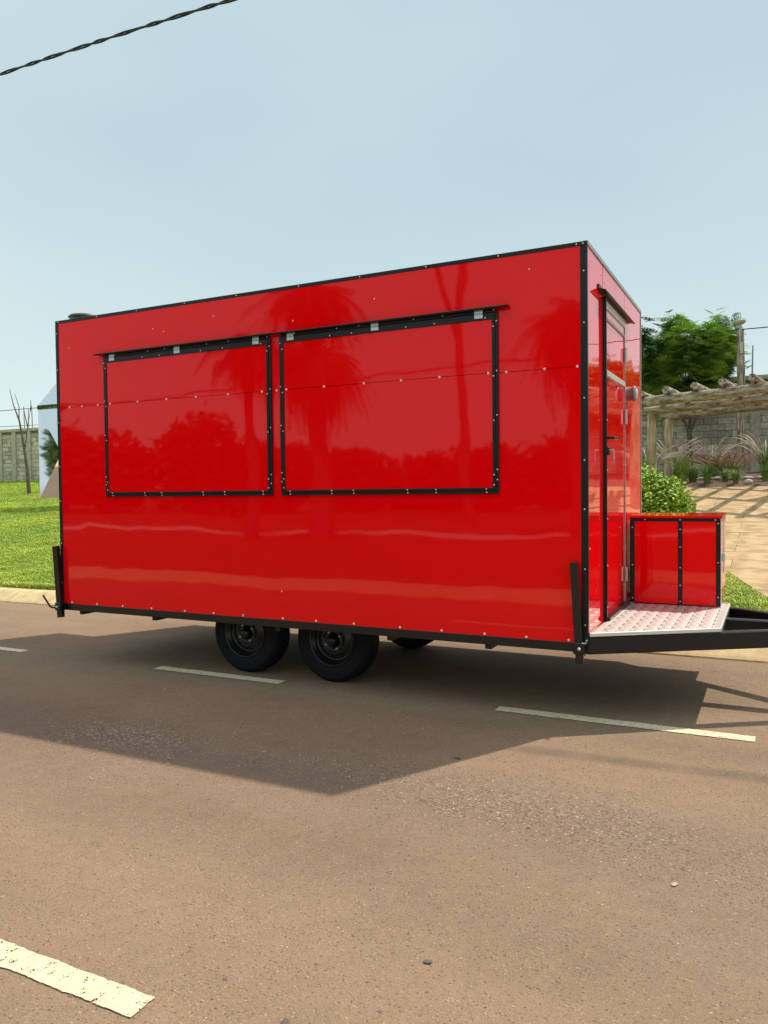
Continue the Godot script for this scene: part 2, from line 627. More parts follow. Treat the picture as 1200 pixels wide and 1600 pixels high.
	for i in 56:
		part("kerb_stone", km, M.kerb, kerb, Vector3(-46.5 + i + 0.002 * rng.randf(), rng.randf_range(-0.004, 0.003), -2.08 + rng.randf_range(-0.006, 0.006)))
	for i in 34:
		var o := part("kerb_stone", km, M.far_kerb, kerb2, Vector3(-26.5 + i, 0, 4.36))
		o.rotation.y = PI
	# the land behind the kerb
	var zs := span(-2.44, -20.0, 0.16) + [-21.0, -24.0, -30.0, -60.0, -140.0, -300.0]
	zs.reverse()
	var lx := span(-200, -44, 20.0) + span(-40, 8, 0.5) + span(12, 200, 16.0)
	struct("lawn", grid(lx, zs, land, func(_x, _z): return Color.WHITE), M.lawn)
	struct("opposite_verge", grid([-120.0, -40.0, 30.0, 120.0], [4.8, 12.3, 40.0, 200.0], func(_x, z): return 0.115 + 0.012 * (z - 4.8), func(_x, _z): return Color.WHITE), M.rough_grass)
	struct("opposite_footpath", grid([-80.0, 40.0], [12.2, 13.4], func(_x, z): return 0.135 + 0.012 * (z - 4.8), func(_x, _z): return Color.WHITE), M.pale_concrete)
	plaza()
	grass()

func plaza() -> void:
	var edge := PackedVector2Array([Vector2(1.42, -2.5), Vector2(0.87, -3.75), Vector2(0.56, -4.64), Vector2(0.39, -5.13), Vector2(-0.02, -6.6), Vector2(-0.35, -8.3), Vector2(-0.5, -10.0), Vector2(-0.6, -12.0), Vector2(-0.85, -13.4), Vector2(-1.3, -14.3), Vector2(-0.6, -14.15), Vector2(0.4, -14.25), Vector2(3.0, -14.6), Vector2(9.0, -15.0), Vector2(11.0, -15.0), Vector2(11.0, -2.5)])
	# the bedding sheet, a little above the lawn
	var root := Node3D.new()
	root.name = "plaza"
	add_child(root)
	root.set_meta("kind", "structure")
	var kinds := [[], [], []]
	var sheet := begin()
	var row := 0
	var z := -2.5
	while z > -15.2:
		var dz := 0.52
		var x := -2.0 - 0.45 * (row % 2)
		while x < 11.2:
			var dx := 0.98
			var cell := PackedVector2Array([Vector2(x, z - dz), Vector2(x + dx, z - dz), Vector2(x + dx, z), Vector2(x, z)])
			for poly in Geometry2D.intersect_polygons(cell, edge):
				put_flat(sheet, poly, 0.012, 0.0)
			var cell2 := PackedVector2Array([Vector2(x + 0.004, z - dz + 0.006), Vector2(x + dx - 0.004, z - dz + 0.006), Vector2(x + dx - 0.004, z - 0.006), Vector2(x + 0.004, z - 0.006)])
			for poly in Geometry2D.intersect_polygons(cell2, edge):
				var s := begin()
				put_flat(s, poly, 0.026 + rng.randf_range(-0.002, 0.002), 0.02)
				part("paving_slab", finish(s), M["slab%d" % rng.randi_range(0, 2)], root)
			x += dx
		z -= dz
		row += 1
	part("bedding", finish(sheet), M.joint, root)

func put_flat(s: SurfaceTool, poly: PackedVector2Array, up: float, skirt: float) -> void:
	var q := []
	for p in poly:
		q.append(Vector3(p.x, plain(p.y) + up, p.y))
	var ids := Geometry2D.triangulate_polygon(poly)
	for i in range(0, ids.size(), 3):
		face(s, [q[ids[i]], q[ids[i + 1]], q[ids[i + 2]]], q[0] - Vector3(0, 50, 0))
	if skirt > 0.0:
		var mid := Vector3.ZERO
		for v in q:
			mid += v
		mid /= q.size()
		for i in q.size():
			var a: Vector3 = q[i]
			var b: Vector3 = q[(i + 1) % q.size()]
			face(s, [a, b, b - Vector3(0, skirt, 0), a - Vector3(0, skirt, 0)], mid)

func plain(z: float) -> float:
	var u := maxf(0.0, -z - 2.45)
	return 0.12 + 0.0975 * minf(u, 12.0) + 0.055 * clampf(u - 12.0, 0.0, 9.0)

func in_plaza(x: float, z: float) -> bool:
	if z < -14.1:
		return x > -1.2
	var e: float = 1.42
	var pts := [Vector2(1.42, -2.5), Vector2(0.87, -3.75), Vector2(0.56, -4.64), Vector2(0.39, -5.13), Vector2(-0.02, -6.6), Vector2(-0.35, -8.3), Vector2(-0.5, -10.0), Vector2(-0.6, -12.0), Vector2(-0.85, -13.4), Vector2(-1.3, -14.3)]
	for i in pts.size() - 1:
		if z <= pts[i].y and z > pts[i + 1].y:
			e = lerpf(pts[i].x, pts[i + 1].x, (z - pts[i].y) / (pts[i + 1].y - pts[i].y))
	return x > e

func grass() -> void:
	var st := begin(true)
	var r2 := RandomNumberGenerator.new()
	r2.seed = 12
	for k in 9:
		var a := r2.randf() * TAU
		var o := Vector3(r2.randf_range(-0.022, 0.022), 0, r2.randf_range(-0.022, 0.022))
		var lean := Vector3(cos(a), 0, sin(a)) * r2.randf_range(0.015, 0.045)
		var w := Vector3(-sin(a), 0, cos(a)) * 0.0026
		var h := r2.randf_range(0.014, 0.036)
		st.set_smooth_group(k)
		face(st, [o - w, o + w, o + w * 0.8 + lean * 0.4 + Vector3(0, h * 0.65, 0), o - w * 0.8 + lean * 0.4 + Vector3(0, h * 0.65, 0)], Vector3(0, 0.02, 5))
		face(st, [o - w * 0.8 + lean * 0.4 + Vector3(0, h * 0.65, 0), o + w * 0.8 + lean * 0.4 + Vector3(0, h * 0.65, 0), o + lean + Vector3(0, h, 0)], Vector3(0, 0.02, 5))
	var tuft := finish(st)
	var xf := []
	var cols := []
	var eye := Vector2(0.9085, 4.3142)
	while xf.size() < 125000:
		var p: Vector2
		if xf.size() < 85000:
			# the strip seen past the rear of the trailer
			var az := deg_to_rad(rng.randf_range(46.5, 56.5))
			var d := 10.5 * pow(4.2, rng.randf())
			p = eye + Vector2(-sin(az), -cos(az)) * d
		elif xf.size() < 112000:
			p = Vector2(rng.randf_range(-1.5, 1.45), rng.randf_range(-9.0, -2.46))
		else:
			p = Vector2(rng.randf_range(-12, -1.0), rng.randf_range(-14.0, -2.46))
		if p.y > -2.46 or p.y < -21.3 or in_plaza(p.x, p.y):
			continue
		var n := noise.get_noise_2d(p.x * 40.0, p.y * 40.0)
		var n2 := noise.get_noise_2d(p.x * 160.0 + 50.0, p.y * 160.0)
		var s := rng.randf_range(0.7, 1.25) * (1.0 + 0.3 * n2) * lerpf(1.0, 1.5, smoothstep(15.0, 35.0, p.distance_to(eye)))
		if p.y > -2.6:
			s *= 1.35
		xf.append(Transform3D(Basis(Vector3.UP, rng.randf() * TAU).scaled(Vector3(s * 1.3, s, s * 1.3)), Vector3(p.x, land(p.x, p.y) - 0.002, p.y)))
		var b := rng.randf_range(0.8, 1.2) * (1.0 + 0.3 * n2)
		var c := Vector3(0.47, 0.58, 0.06).lerp(Vector3(0.31, 0.47, 0.04), clampf(0.5 + n * 1.3 + rng.randf_range(-0.25, 0.25), 0.0, 1.0))
		if rng.randf() < 0.12:
			c = Vector3(0.6, 0.58, 0.16)
		cols.append(Color(c.x * b, c.y * b, c.z * b))
	tag(many("grass", tuft, M.blade, xf, cols, self), "short bright green mown grass of the sloping lawn", "grass", "", "stuff")

# ------------------------------------------------------------------ block walls
func walls() -> void:
	wall_run("boundary_wall", -52.0, -9.0, 4.42, "long grey concrete block wall at the back of the lawn behind the bare sapling", false)
	wall_run("boundary_wall", -9.0, 14.0, 4.56, "grey concrete block wall behind the log pergola and the planting bed", true)

func wall_run(called: String, x0: float, x1: float, top: float, label: String, single: bool) -> void:
	var z := -21.6
	var t := base(called, label, "wall", "", Vector3((x0 + x1) * 0.5, land((x0 + x1) * 0.5, z), z))
	var o := t.position
	var st := begin()
	cbox(st, Vector3((x0 + x1) * 0.5, top * 0.5, z - 0.08) - o, Vector3(x1 - x0, top, 0.12))
	part("mortar", finish(st), M.mortar, t)
	var bw := 0.4
	var bh := 0.2
	var bm := box_mesh(Vector3(bw - 0.012, bh - 0.012, 0.06), 0.004)
	var xf := [[], [], [], []]
	var n_single := 0
	var row := 0
	var y := 1.2
	while y + bh <= top - 0.07:
		var x := x0 + (0.2 if row % 2 else 0.0)
		while x + bw <= x1 + 0.01:
			var c := Vector3(x + bw * 0.5, y + bh * 0.5, z + rng.randf_range(-0.003, 0.003))
			if c.y > land(c.x, z) - 0.1:
				var v := noise.get_noise_2d(c.x * 80.0, c.y * 120.0) * 2.0 + rng.randf_range(0.4, 3.4)
				var k := clampi(int(v), 0, 3)
				if single and n_single < 290 and c.x > -3.3 and c.x < 1.9 and c.y > 1.7 and c.y < 3.3:
					part("block", bm, M["block%d" % k], t, c - o)
					n_single += 1
				else:
					xf[k].append(Transform3D(Basis(), c - o))
			x += bw
		y += bh
		row += 1
	for k in 4:
		many("block", bm, M["block%d" % k], xf[k], [], t)
	var cs := begin()
	cbox(cs, Vector3((x0 + x1) * 0.5, top - 0.02, z - 0.05) - o, Vector3(x1 - x0, 0.14, 0.26), 0.01)
	part("coping", finish(cs), M.pilaster, t)
	var px := x0 + 1.0
	var places := [-33.1, -32.1, -31.05, -36.0, -27.0, -23.0, -19.0, -15.0, -11.0] if not single else [-7.0, -3.2, 0.42, 4.2, 8.0, 11.6]
	for p in places:
		var ps := begin()
		cbox(ps, Vector3(p, top * 0.5, z + 0.04) - o, Vector3(0.26, top - 0.2, 0.1), 0.008)
		part("pilaster", finish(ps), M.pilaster, t)
		if p == -31.05 or p == -32.1 and false or p == 0.42:
			var rs := begin(true)
			var rx: float = p - 0.08
			tube(rs, [Vector3(rx, top - 0.1, z) - o, Vector3(rx + 0.02, top + 0.95, z) - o], [0.028, 0.022], 6)
			part("rod", finish(rs), M.grey_trim, t)
	if not single:
		for rx in [-31.4, -30.85]:
			var rs := begin(true)
			tube(rs, [Vector3(rx, top - 0.1, z) - o, Vector3(rx - 0.03, top + 1.1, z) - o], [0.03, 0.022], 6)
			part("rod", finish(rs), M.grey_trim, t)

# ------------------------------------------------------------------ the red trailer
const L := 4.09
const W := 1.9186
const HB := 0.41
const TOP := 2.66

func wav(x: float, y: float) -> float:
	return 0.0017 * noise.get_noise_2d(x * 75.0, y * 60.0) + 0.00028 * noise.get_noise_2d(x * 260.0 + 31.0, y * 190.0)

# a gently wavy sheet; across is the axis to the right as seen from outside, out the outward axis
func sheet(a: Vector3, across: Vector3, w: float, h: float, thick: float, out: Vector3, phase := 0.0) -> ArrayMesh:
	var st := begin(true)
	var nx := maxi(2, int(w / 0.06))
	var ny := maxi(2, int(h / 0.06))
	var pt := func(i: int, j: int) -> Vector3:
		var u := w * i / nx
		var v := h * j / ny
		var p := a + across * u + Vector3.UP * v
		return p + out * wav((p.x - p.z) + phase, p.y)
	var mid := a + across * w * 0.5 + Vector3.UP * h * 0.5 - out * 4.0
	for i in nx:
		for j in ny:
			face(st, [pt.call(i, j), pt.call(i + 1, j), pt.call(i + 1, j + 1), pt.call(i, j + 1)], mid)
	st.set_smooth_group(-1)
	var c := a + across * w * 0.5 + Vector3.UP * h * 0.5 - out * thick * 0.5
	var b := [a, a + across * w, a + across * w + Vector3.UP * h, a + Vector3.UP * h]
	for i in 4:
		var p: Vector3 = b[i]
		var q: Vector3 = b[(i + 1) % 4]
		face(st, [p, q, q - out * thick, p - out * thick], c)
	return finish(st)

func strip(parent: Node, called: String, a: Vector3, b: Vector3, m: Material, ch := 0.0015) -> MeshInstance3D:
	var st := begin()
	cbox(st, (a + b) * 0.5, (b - a).abs(), ch)
	return part(called, finish(st), m, parent)

var rivet_big: ArrayMesh
var rivet_small: ArrayMesh

func rivet(parent: Node, p: Vector3, big := true, yaw := 0.0) -> void:
	var o := part("rivet", rivet_big if big else rivet_small, M.white, parent, p)
	o.rotation.y = yaw

func make_rivet(r: float, h: float) -> ArrayMesh:
	var st := begin(true)
	lathe(st, [Vector2(0, h), Vector2(r * 0.55, h * 0.85), Vector2(r * 0.9, h * 0.4), Vector2(r, 0), Vector2(r, -0.001)], 10)
	return finish(st)

func trailer() -> void:
	rivet_big = make_rivet(0.0076, 0.0045)
	rivet_small = make_rivet(0.0046, 0.0026)
	var t := base("food_trailer", "glossy red box food trailer with black trim parked on the road", "trailer", "", Vector3(-2.045, 0, -0.96))
	var k := Node3D.new()   # parts are built in road coordinates and then moved under the trailer
	k.name = "build"
	t.add_child(k)
	k.position = -t.position
	# body
	var st := begin()
	cbox(st, Vector3(-L * 0.5, (HB + TOP) * 0.5 + 0.005, -W * 0.5), Vector3(L - 0.03, TOP - HB - 0.03, W - 0.03))
	part("body", finish(st), M.red, k)
	strip(k, "roof", Vector3(-L + 0.01, TOP - 0.014, -W + 0.01), Vector3(-0.01, TOP - 0.002, -0.01), M.roof)
	strip(k, "floor", Vector3(-L + 0.02, HB - 0.002, -W + 0.02), Vector3(-0.02, HB + 0.014, -0.02), M.underfloor)
	part("side_panel", sheet(Vector3(-L, 0.455, 0), Vector3.RIGHT, L, 1.528, 0.012, Vector3.BACK), M.red, k)
	part("side_panel", sheet(Vector3(-L, 1.986, 0), Vector3.RIGHT, L, 0.66, 0.012, Vector3.BACK, 0.004), M.red, k)
	part("side_panel", sheet(Vector3(0, 0.455, -W), Vector3.LEFT, L, 2.19, 0.012, Vector3.FORWARD, 3.0), M.red, k)
	part("rear_panel", sheet(Vector3(-L, 0.455, -W), Vector3.BACK, W, 2.19, 0.012, Vector3.LEFT, 5.0), M.red, k)
	# front wall: three columns of sheet round the door
	part("front_panel", sheet(Vector3(0, 0.455, 0), Vector3.FORWARD, 0.443, 2.19, 0.012, Vector3.RIGHT, 1.0), M.red_polished, k)
	part("front_panel", sheet(Vector3(0, 2.452, -0.447), Vector3.FORWARD, 0.756, 0.193, 0.012, Vector3.RIGHT, 1.0), M.red_polished, k)
	part("front_panel", sheet(Vector3(0, 0.455, -1.207), Vector3.FORWARD, W - 1.207, 2.19, 0.012, Vector3.RIGHT, 1.0), M.red_polished, k)
	# trim of the long side
	strip(k, "trim", Vector3(-L - 0.004, 2.637, -0.03), Vector3(0.003, TOP, 0.0035), M.frame)
	strip(k, "trim", Vector3(-0.036, HB + 0.05, -0.02), Vector3(0.0025, 2.6365, 0.004), M.frame)
	strip(k, "trim", Vector3(-L - 0.004, HB + 0.05, -0.03), Vector3(-L + 0.026, 2.6365, 0.004), M.frame)
	strip(k, "sill", Vector3(-L - 0.004, HB - 0.002, -0.05), Vector3(0.003, HB + 0.049, 0.006), M.black)
	strip(k, "sill", Vector3(-L - 0.004, HB - 0.002, -W - 0.006), Vector3(0.003, HB + 0.049, -W + 0.05), M.black)
	strip(k, "trim", Vector3(-L - 0.004, 2.637, -W - 0.0035), Vector3(0.003, TOP, -W + 0.03), M.frame)
	# trim of the end wall
	strip(k, "trim", Vector3(-0.02, 2.640, -W), Vector3(0.006, TOP + 0.004, -0.001), M.grey_trim)
	strip(k, "trim", Vector3(-0.012, HB + 0.05, -W - 0.004), Vector3(0.005, 2.6395, -W + 0.014), M.grey_trim)
	strip(k, "trim", Vector3(-L - 0.006, 2.638, -W), Vector3(-L + 0.02, TOP + 0.002, -0.031), M.frame)
	# rivets along the seam and the foot of the side
	for x in [-3.96, -3.827, -3.66, -3.52, -3.248, -2.974, -2.706, -2.427, -2.145, -2.035, -1.951, -1.663, -1.374, -1.118, -0.865, -0.562, -0.458, -0.236, -0.054]:
		var on_hatch: bool = x > -3.545 and x < -2.13 or x > -1.96 and x < -0.545
		rivet(k, Vector3(x, 1.984, 0.0135 if on_hatch else 0.001))
	for x in [-3.98, -3.712, -3.449, -3.165, -2.852, -2.594, -2.34, -2.014, -1.755, -1.474, -1.149, -0.872, -0.6, -0.35, -0.107]:
		rivet(k, Vector3(x, 0.469, 0.001))
	for y in [0.56, 0.87, 1.2, 1.47, 1.81, 2.22, 2.5]:
		rivet(k, Vector3(-0.016, y, 0.0045), false)
		rivet(k, Vector3(-L + 0.012, y + 0.06, 0.0045), false)
	for x in [-0.02, -0.055, -0.5, -0.95, -1.4, -1.85, -2.35, -2.8, -3.25, -3.65, -4.06]:
		rivet(k, Vector3(x, 2.648, 0.004), false)
	for p in [[-3.95, 2.44], [-3.1, 2.5], [-2.55, 2.53], [-1.9, 2.43], [-1.3, 2.5], [-0.32, 2.55], [-2.02, 0.65], [-3.0, 2.47]]:
		rivet(k, Vector3(p[0], p[1], 0.001), false)
	hatch(k, -3.583, -2.072)
	hatch(k, -2.003, -0.503)
	# rain ledges over the hatches
	for r in [[-3.645, -2.045], [-2.075, -0.44]]:
		var ls := begin()
		var zo := 0.0005 if r[0] < -3.0 else 0.0
		cbox(ls, Vector3((r[0] + r[1]) * 0.5, 2.357 + zo * 3.0, 0.022 + zo), Vector3(r[1] - r[0], 0.012, 0.05), 0.002, Basis(Vector3.RIGHT, 0.22))
		part("rain_ledge", finish(ls), M.frame, k)
	door(k)
	legs(k)
	storage_box(k)
	platform(k)
	running_gear(k)
	rear_things(k)
	# hand the parts over to the trailer itself
	for c in k.get_children():
		k.remove_child(c)
		t.add_child(c, true)
		c.position += k.position
	t.remove_child(k)
	k.free()

func hatch(k: Node, x0: float, x1: float) -> void:
	var y0 := 1.291
	var y1 := 2.338
	var f := 0.034
	var lower := sheet(Vector3(x0 + f, y0 + f, 0.012), Vector3.RIGHT, x1 - x0 - 2 * f, 1.9835 - y0 - f, 0.011, Vector3.BACK)
	var h := part("serving_hatch", lower, M.red, k)
	part("upper_sheet", sheet(Vector3(x0 + f, 1.9865, 0.012), Vector3.RIGHT, x1 - x0 - 2 * f, y1 - 0.03 - 1.9865, 0.011, Vector3.BACK, 0.004), M.red, h)
	var z0 := 0.001
	# outer angle, then a slightly higher inner bar beside it
	strip(h, "frame_bar", Vector3(x0, y0, z0), Vector3(x0 + 0.016, y1, 0.014), M.frame)
	strip(h, "frame_bar", Vector3(x0 + 0.0165, y0 + 0.017, z0), Vector3(x0 + f, y1 - 0.03, 0.019), M.frame)
	strip(h, "frame_bar", Vector3(x1 - 0.016, y0, z0), Vector3(x1, y1, 0.014), M.frame)
	strip(h, "frame_bar", Vector3(x1 - f, y0 + 0.017, z0), Vector3(x1 - 0.0165, y1 - 0.03, 0.019), M.frame)
	strip(h, "frame_bar", Vector3(x0 + 0.0165, y0, z0), Vector3(x1 - 0.0165, y0 + 0.0165, 0.0145), M.frame)
	strip(h, "frame_bar", Vector3(x0 + f + 0.0005, y0 + 0.0175, z0), Vector3(x1 - f - 0.0005, y0 + f, 0.0195), M.frame)
	strip(h, "frame_bar", Vector3(x0 + 0.0165, y1 - 0.006, z0), Vector3(x1 - 0.0165, y1 + 0.016, 0.0145), M.frame)
	strip(h, "frame_bar", Vector3(x0 + 0.017, y1 - 0.047, z0), Vector3(x1 - 0.017, y1 - 0.0105, 0.0185), M.frame)
	for u in [0.062, 0.475, 0.925]:
		var hx := lerpf(x0, x1, u)
		var hs := begin()
		cbox(hs, Vector3(hx, y1 - 0.026, 0.0205), Vector3(0.052, 0.022, 0.003), 0.001)
		cbox(hs, Vector3(hx, y1 + 0.004, 0.0205), Vector3(0.052, 0.022, 0.003), 0.001)
		cbox(hs, Vector3(hx, y1 - 0.011, 0.0215), Vector3(0.052, 0.007, 0.007), 0.002)
		part("hinge", finish(hs), M.zinc, h)
	for u in [0.03, 0.25, 0.36, 0.62, 0.75, 0.97]:
		var x := lerpf(x0 + 0.03, x1 - 0.03, u)
		rivet(h, Vector3(x, y1 - 0.036, 0.0185), false)
		rivet(h, Vector3(x + 0.05, y1 + 0.006, 0.0145), false)
		rivet(h, Vector3(x, y0 + 0.026, 0.0195), false)
		rivet(h, Vector3(x, y0 + 0.008, 0.0145), false)
	for u in [0.02, 0.08, 0.4, 0.66, 0.95]:
		var y := lerpf(y0 + 0.03, y1 - 0.04, u)
		rivet(h, Vector3(x0 + 0.0255, y, 0.019), false)
		rivet(h, Vector3(x1 - 0.0255, y, 0.019), false)
		rivet(h, Vector3(x1 - 0.008, y + 0.03, 0.014), false)
		rivet(h, Vector3(x0 + 0.008, y + 0.04, 0.014), false)

func door(k: Node) -> void:
	var za := -0.452
	var zb := -1.199
	var leaf := part("door", sheet(Vector3(-0.004, 0.52, za), Vector3.FORWARD, za - zb, 1.48, 0.012, Vector3.RIGHT, 1.0), M.red_polished, k)
	part("upper_panel", sheet(Vector3(-0.004, 2.036, za), Vector3.FORWARD, za - zb, 0.30, 0.012, Vector3.RIGHT, 1.0), M.red_polished, leaf)
	strip(leaf, "rail", Vector3(-0.012, 2.001, zb), Vector3(0.006, 2.034, za), M.alu)
	strip(leaf, "rail", Vector3(-0.012, 2.337, zb), Vector3(0.004, 2.352, za), M.grey_trim)
	strip(leaf, "top_panel", Vector3(-0.012, 2.353, zb), Vector3(-0.002, 2.402, za), M.red_polished)
	strip(leaf, "rail", Vector3(-0.012, 2.403, zb), Vector3(0.006, 2.447, za), M.white_strip)
	# dark frame on the lock side, thin bright one on the hinge side
	strip(k, "door_frame", Vector3(-0.012, 0.46, za + 0.001), Vector3(0.022, 2.45, za + 0.02), M.frame)
	strip(k, "door_frame", Vector3(-0.012, 0.46, zb - 0.0085), Vector3(0.003, 2.45, zb - 0.001), M.grey_trim)
	strip(k, "threshold", Vector3(-0.012, 0.49, zb), Vector3(0.035, 0.535, za), M.frame)
	# drip rail above the door
	var cs := begin()
	cbox(cs, Vector3(0.022, 2.464, -0.83), Vector3(0.046, 0.008, 1.06), 0.001, Basis(Vector3.BACK, -0.3))
	cbox(cs, Vector3(0.004, 2.478, -0.83), Vector3(0.006, 0.04, 1.06), 0.001)
	part("drip_rail", finish(cs), M.frame, k)
	# lever, lock and a bunch of keys
	var hs := begin()
	cbox(hs, Vector3(0.006, 1.61, za - 0.03), Vector3(0.02, 0.05, 0.03), 0.003)
	cbox(hs, Vector3(0.035, 1.615, za - 0.03), Vector3(0.05, 0.016, 0.018), 0.003)
	cbox(hs, Vector3(0.055, 1.615, za - 0.085), Vector3(0.014, 0.018, 0.13), 0.004)
	part("handle", finish(hs), M.black, leaf)
	var ks := begin()
	cbox(ks, Vector3(0.012, 1.535, za - 0.03), Vector3(0.035, 0.05, 0.05), 0.004)
	part("lock", finish(ks), M.black, leaf)
	var rs := begin()
	cbox(rs, Vector3(0.04, 1.545, za - 0.03), Vector3(0.03, 0.006, 0.018), 0.001)
	cbox(rs, Vector3(0.055, 1.515, za - 0.03), Vector3(0.004, 0.055, 0.022), 0.001)
	cbox(rs, Vector3(0.052, 1.48, za - 0.035), Vector3(0.003, 0.03, 0.009), 0.0005)
	part("key", finish(rs), M.zinc, leaf)
	for y in [0.72, 1.80, 2.22]:
		var bs := begin()
		cbox(bs, Vector3(0.008, y, zb - 0.006), Vector3(0.016, 0.1, 0.03), 0.003)
		part("hinge", finish(bs), M.zinc, leaf)
	for y in [0.6, 0.85, 1.13, 1.42, 1.72, 2.1, 2.38]:
		rivet(k, Vector3(0.0235, y, za + 0.011), false, PI * 0.5)
		rivet(k, Vector3(0.0045, y + 0.05, zb - 0.005), false, PI * 0.5)
	for p in [[2.58, -0.12], [2.57, -0.4], [2.55, -0.5], [2.55, -1.15], [2.3, -1.78], [2.26, -1.8], [2.2, -1.82], [0.98, -0.05], [1.4, -1.86], [1.9, -1.88]]:
		rivet(k, Vector3(0.001, p[0], p[1]), false, PI * 0.5)
	# round power inlet beside the door
	var ps := begin(true)
	lathe(ps, [Vector2(0.001, 0.06), Vector2(0.036, 0.06), Vector2(0.05, 0.058), Vector2(0.054, 0.053), Vector2(0.054, 0.042), Vector2(0.046, 0.041), Vector2(0.046, 0.0)], 24)
	var inlet := part("power_inlet", finish(ps), M.grey_plastic, k, Vector3(0, 1.965, -1.31))
	inlet.rotation.y = PI * 0.5
	var cap := begin(true)
	lathe(cap, [Vector2(0.0, 0.068), Vector2(0.03, 0.067), Vector2(0.036, 0.0605)], 24)
	part("cap", finish(cap), M.white_strip, inlet)

func legs(k: Node) -> void:
	var mk := func(xb: float, xt: float, called: String) -> MeshInstance3D:
		var st := begin()
		bar(st, Vector3(xb, 0.352, 0.03), Vector3(xt, 0.91, 0.034), 0.042, 0.042, 0.003)
		return part(called, finish(st), M.black, k)
	var f = mk.call(-0.039, -0.07, "stabiliser_leg")
	var r = mk.call(-4.072, -4.106, "stabiliser_leg")
	for q in [[f, -0.04], [r, -4.075]]:
		var s := begin()
		cbox(s, Vector3(q[1], 0.437, 0.032), Vector3(0.062, 0.062, 0.056), 0.004)
		part("bracket", finish(s), M.black, q[0])
		var b := begin(true)
		lathe(b, [Vector2(0, 0.018), Vector2(0.008, 0.018), Vector2(0.01, 0.01), Vector2(0.01, 0.0)], 8, Vector3(q[1] + 0.004, 0.437, 0.06))
		part("bolt", finish(b), M.zinc, q[0])
	var c := begin(true)
	tube(c, [Vector3(-4.10, 0.425, 0.032), Vector3(-4.15, 0.425, 0.04), Vector3(-4.17, 0.43, 0.045), Vector3(-4.235, 0.52, 0.06)], [0.008, 0.008, 0.008, 0.007], 8)
	part("crank", finish(c), M.black, r)
	var c2 := begin(true)
	tube(c2, [Vector3(-0.02, 0.47, 0.06), Vector3(0.0, 0.47, 0.065), Vector3(0.006, 0.49, 0.066)], [0.005, 0.005, 0.005], 6)
	part("pin", finish(c2), M.zinc, f)

func storage_box(k: Node) -> void:
	var x0 := 0.022
	var x1 := 0.598
	var y0 := 0.522
	var y1 := 1.118
	var zf := -1.27
	var zk := -1.90
	var st := begin()
	cbox(st, Vector3((x0 + x1) * 0.5, (y0 + y1) * 0.5, (zf + zk) * 0.5), Vector3(x1 - x0 - 0.02, y1 - y0 - 0.02, zf - zk - 0.02))
	var b := part("storage_box", finish(st), M.red, k)
	part("panel", sheet(Vector3(x0, y0, zf), Vector3.RIGHT, 0.325, y1 - y0, 0.01, Vector3.BACK, 8.0), M.red, b)
	part("panel", sheet(Vector3(x0 + 0.328, y0, zf), Vector3.RIGHT, x1 - x0 - 0.328, y1 - y0, 0.01, Vector3.BACK, 9.0), M.red, b)
	strip(b, "lid", Vector3(x0 - 0.004, y1 - 0.012, zk - 0.004), Vector3(x1 + 0.012, y1 + 0.004, zf + 0.006), M.red)
	strip(b, "end_panel", Vector3(x1 - 0.01, y0, zk), Vector3(x1, y1 - 0.013, zf - 0.0005), M.red)
	# dark edging on the face
	strip(b, "edging", Vector3(x0, y1 - 0.036, zf - 0.001), Vector3(x1 + 0.002, y1 - 0.0125, zf + 0.0055), M.frame)
	strip(b, "edging", Vector3(x0, y0, zf - 0.001), Vector3(x0 + 0.03, y1 - 0.0365, zf + 0.005), M.frame)
	strip(b, "edging", Vector3(x0 + 0.313, y0, zf - 0.001), Vector3(x0 + 0.341, y1 - 0.0365, zf + 0.005), M.frame)
	strip(b, "edging", Vector3(x1 - 0.026, y0, zf - 0.001), Vector3(x1 + 0.002, y1 - 0.0365, zf + 0.005), M.frame)
	strip(b, "edging", Vector3(x1 + 0.0005, y0, zf - 0.03), Vector3(x1 + 0.0065, y1 - 0.013, zf - 0.0015), M.alu)
	for x in [x0 + 0.1, x0 + 0.327, x1 - 0.03]:
		rivet(b, Vector3(x, y1 - 0.024, zf + 0.006), false)
	for y in [0.55, 0.78, 1.04]:
		rivet(b, Vector3(x0 + 0.016, y, zf + 0.0055), false)
		rivet(b, Vector3(x0 + 0.327, y - 0.01, zf + 0.0055), false)
		rivet(b, Vector3(x1 - 0.013, y + 0.03, zf + 0.0055), false)
	for y in [0.65, 0.91]:
		rivet(b, Vector3(x0 + 0.327, y, zf + 0.0055), false)
	# hasp and rod on the end
	var ls := begin(true)
	tube(ls, [Vector3(x1 + 0.018, 0.74, zf - 0.05), Vector3(x1 + 0.018, 1.1, zf - 0.05)], [0.005, 0.005], 8)
	part("rod", finish(ls), M.alu, b)
	var hs := begin()
	cbox(hs, Vector3(x1 + 0.016, 0.845, zf - 0.05), Vector3(0.022, 0.05, 0.03), 0.003)
	part("latch", finish(hs), M.zinc, b)

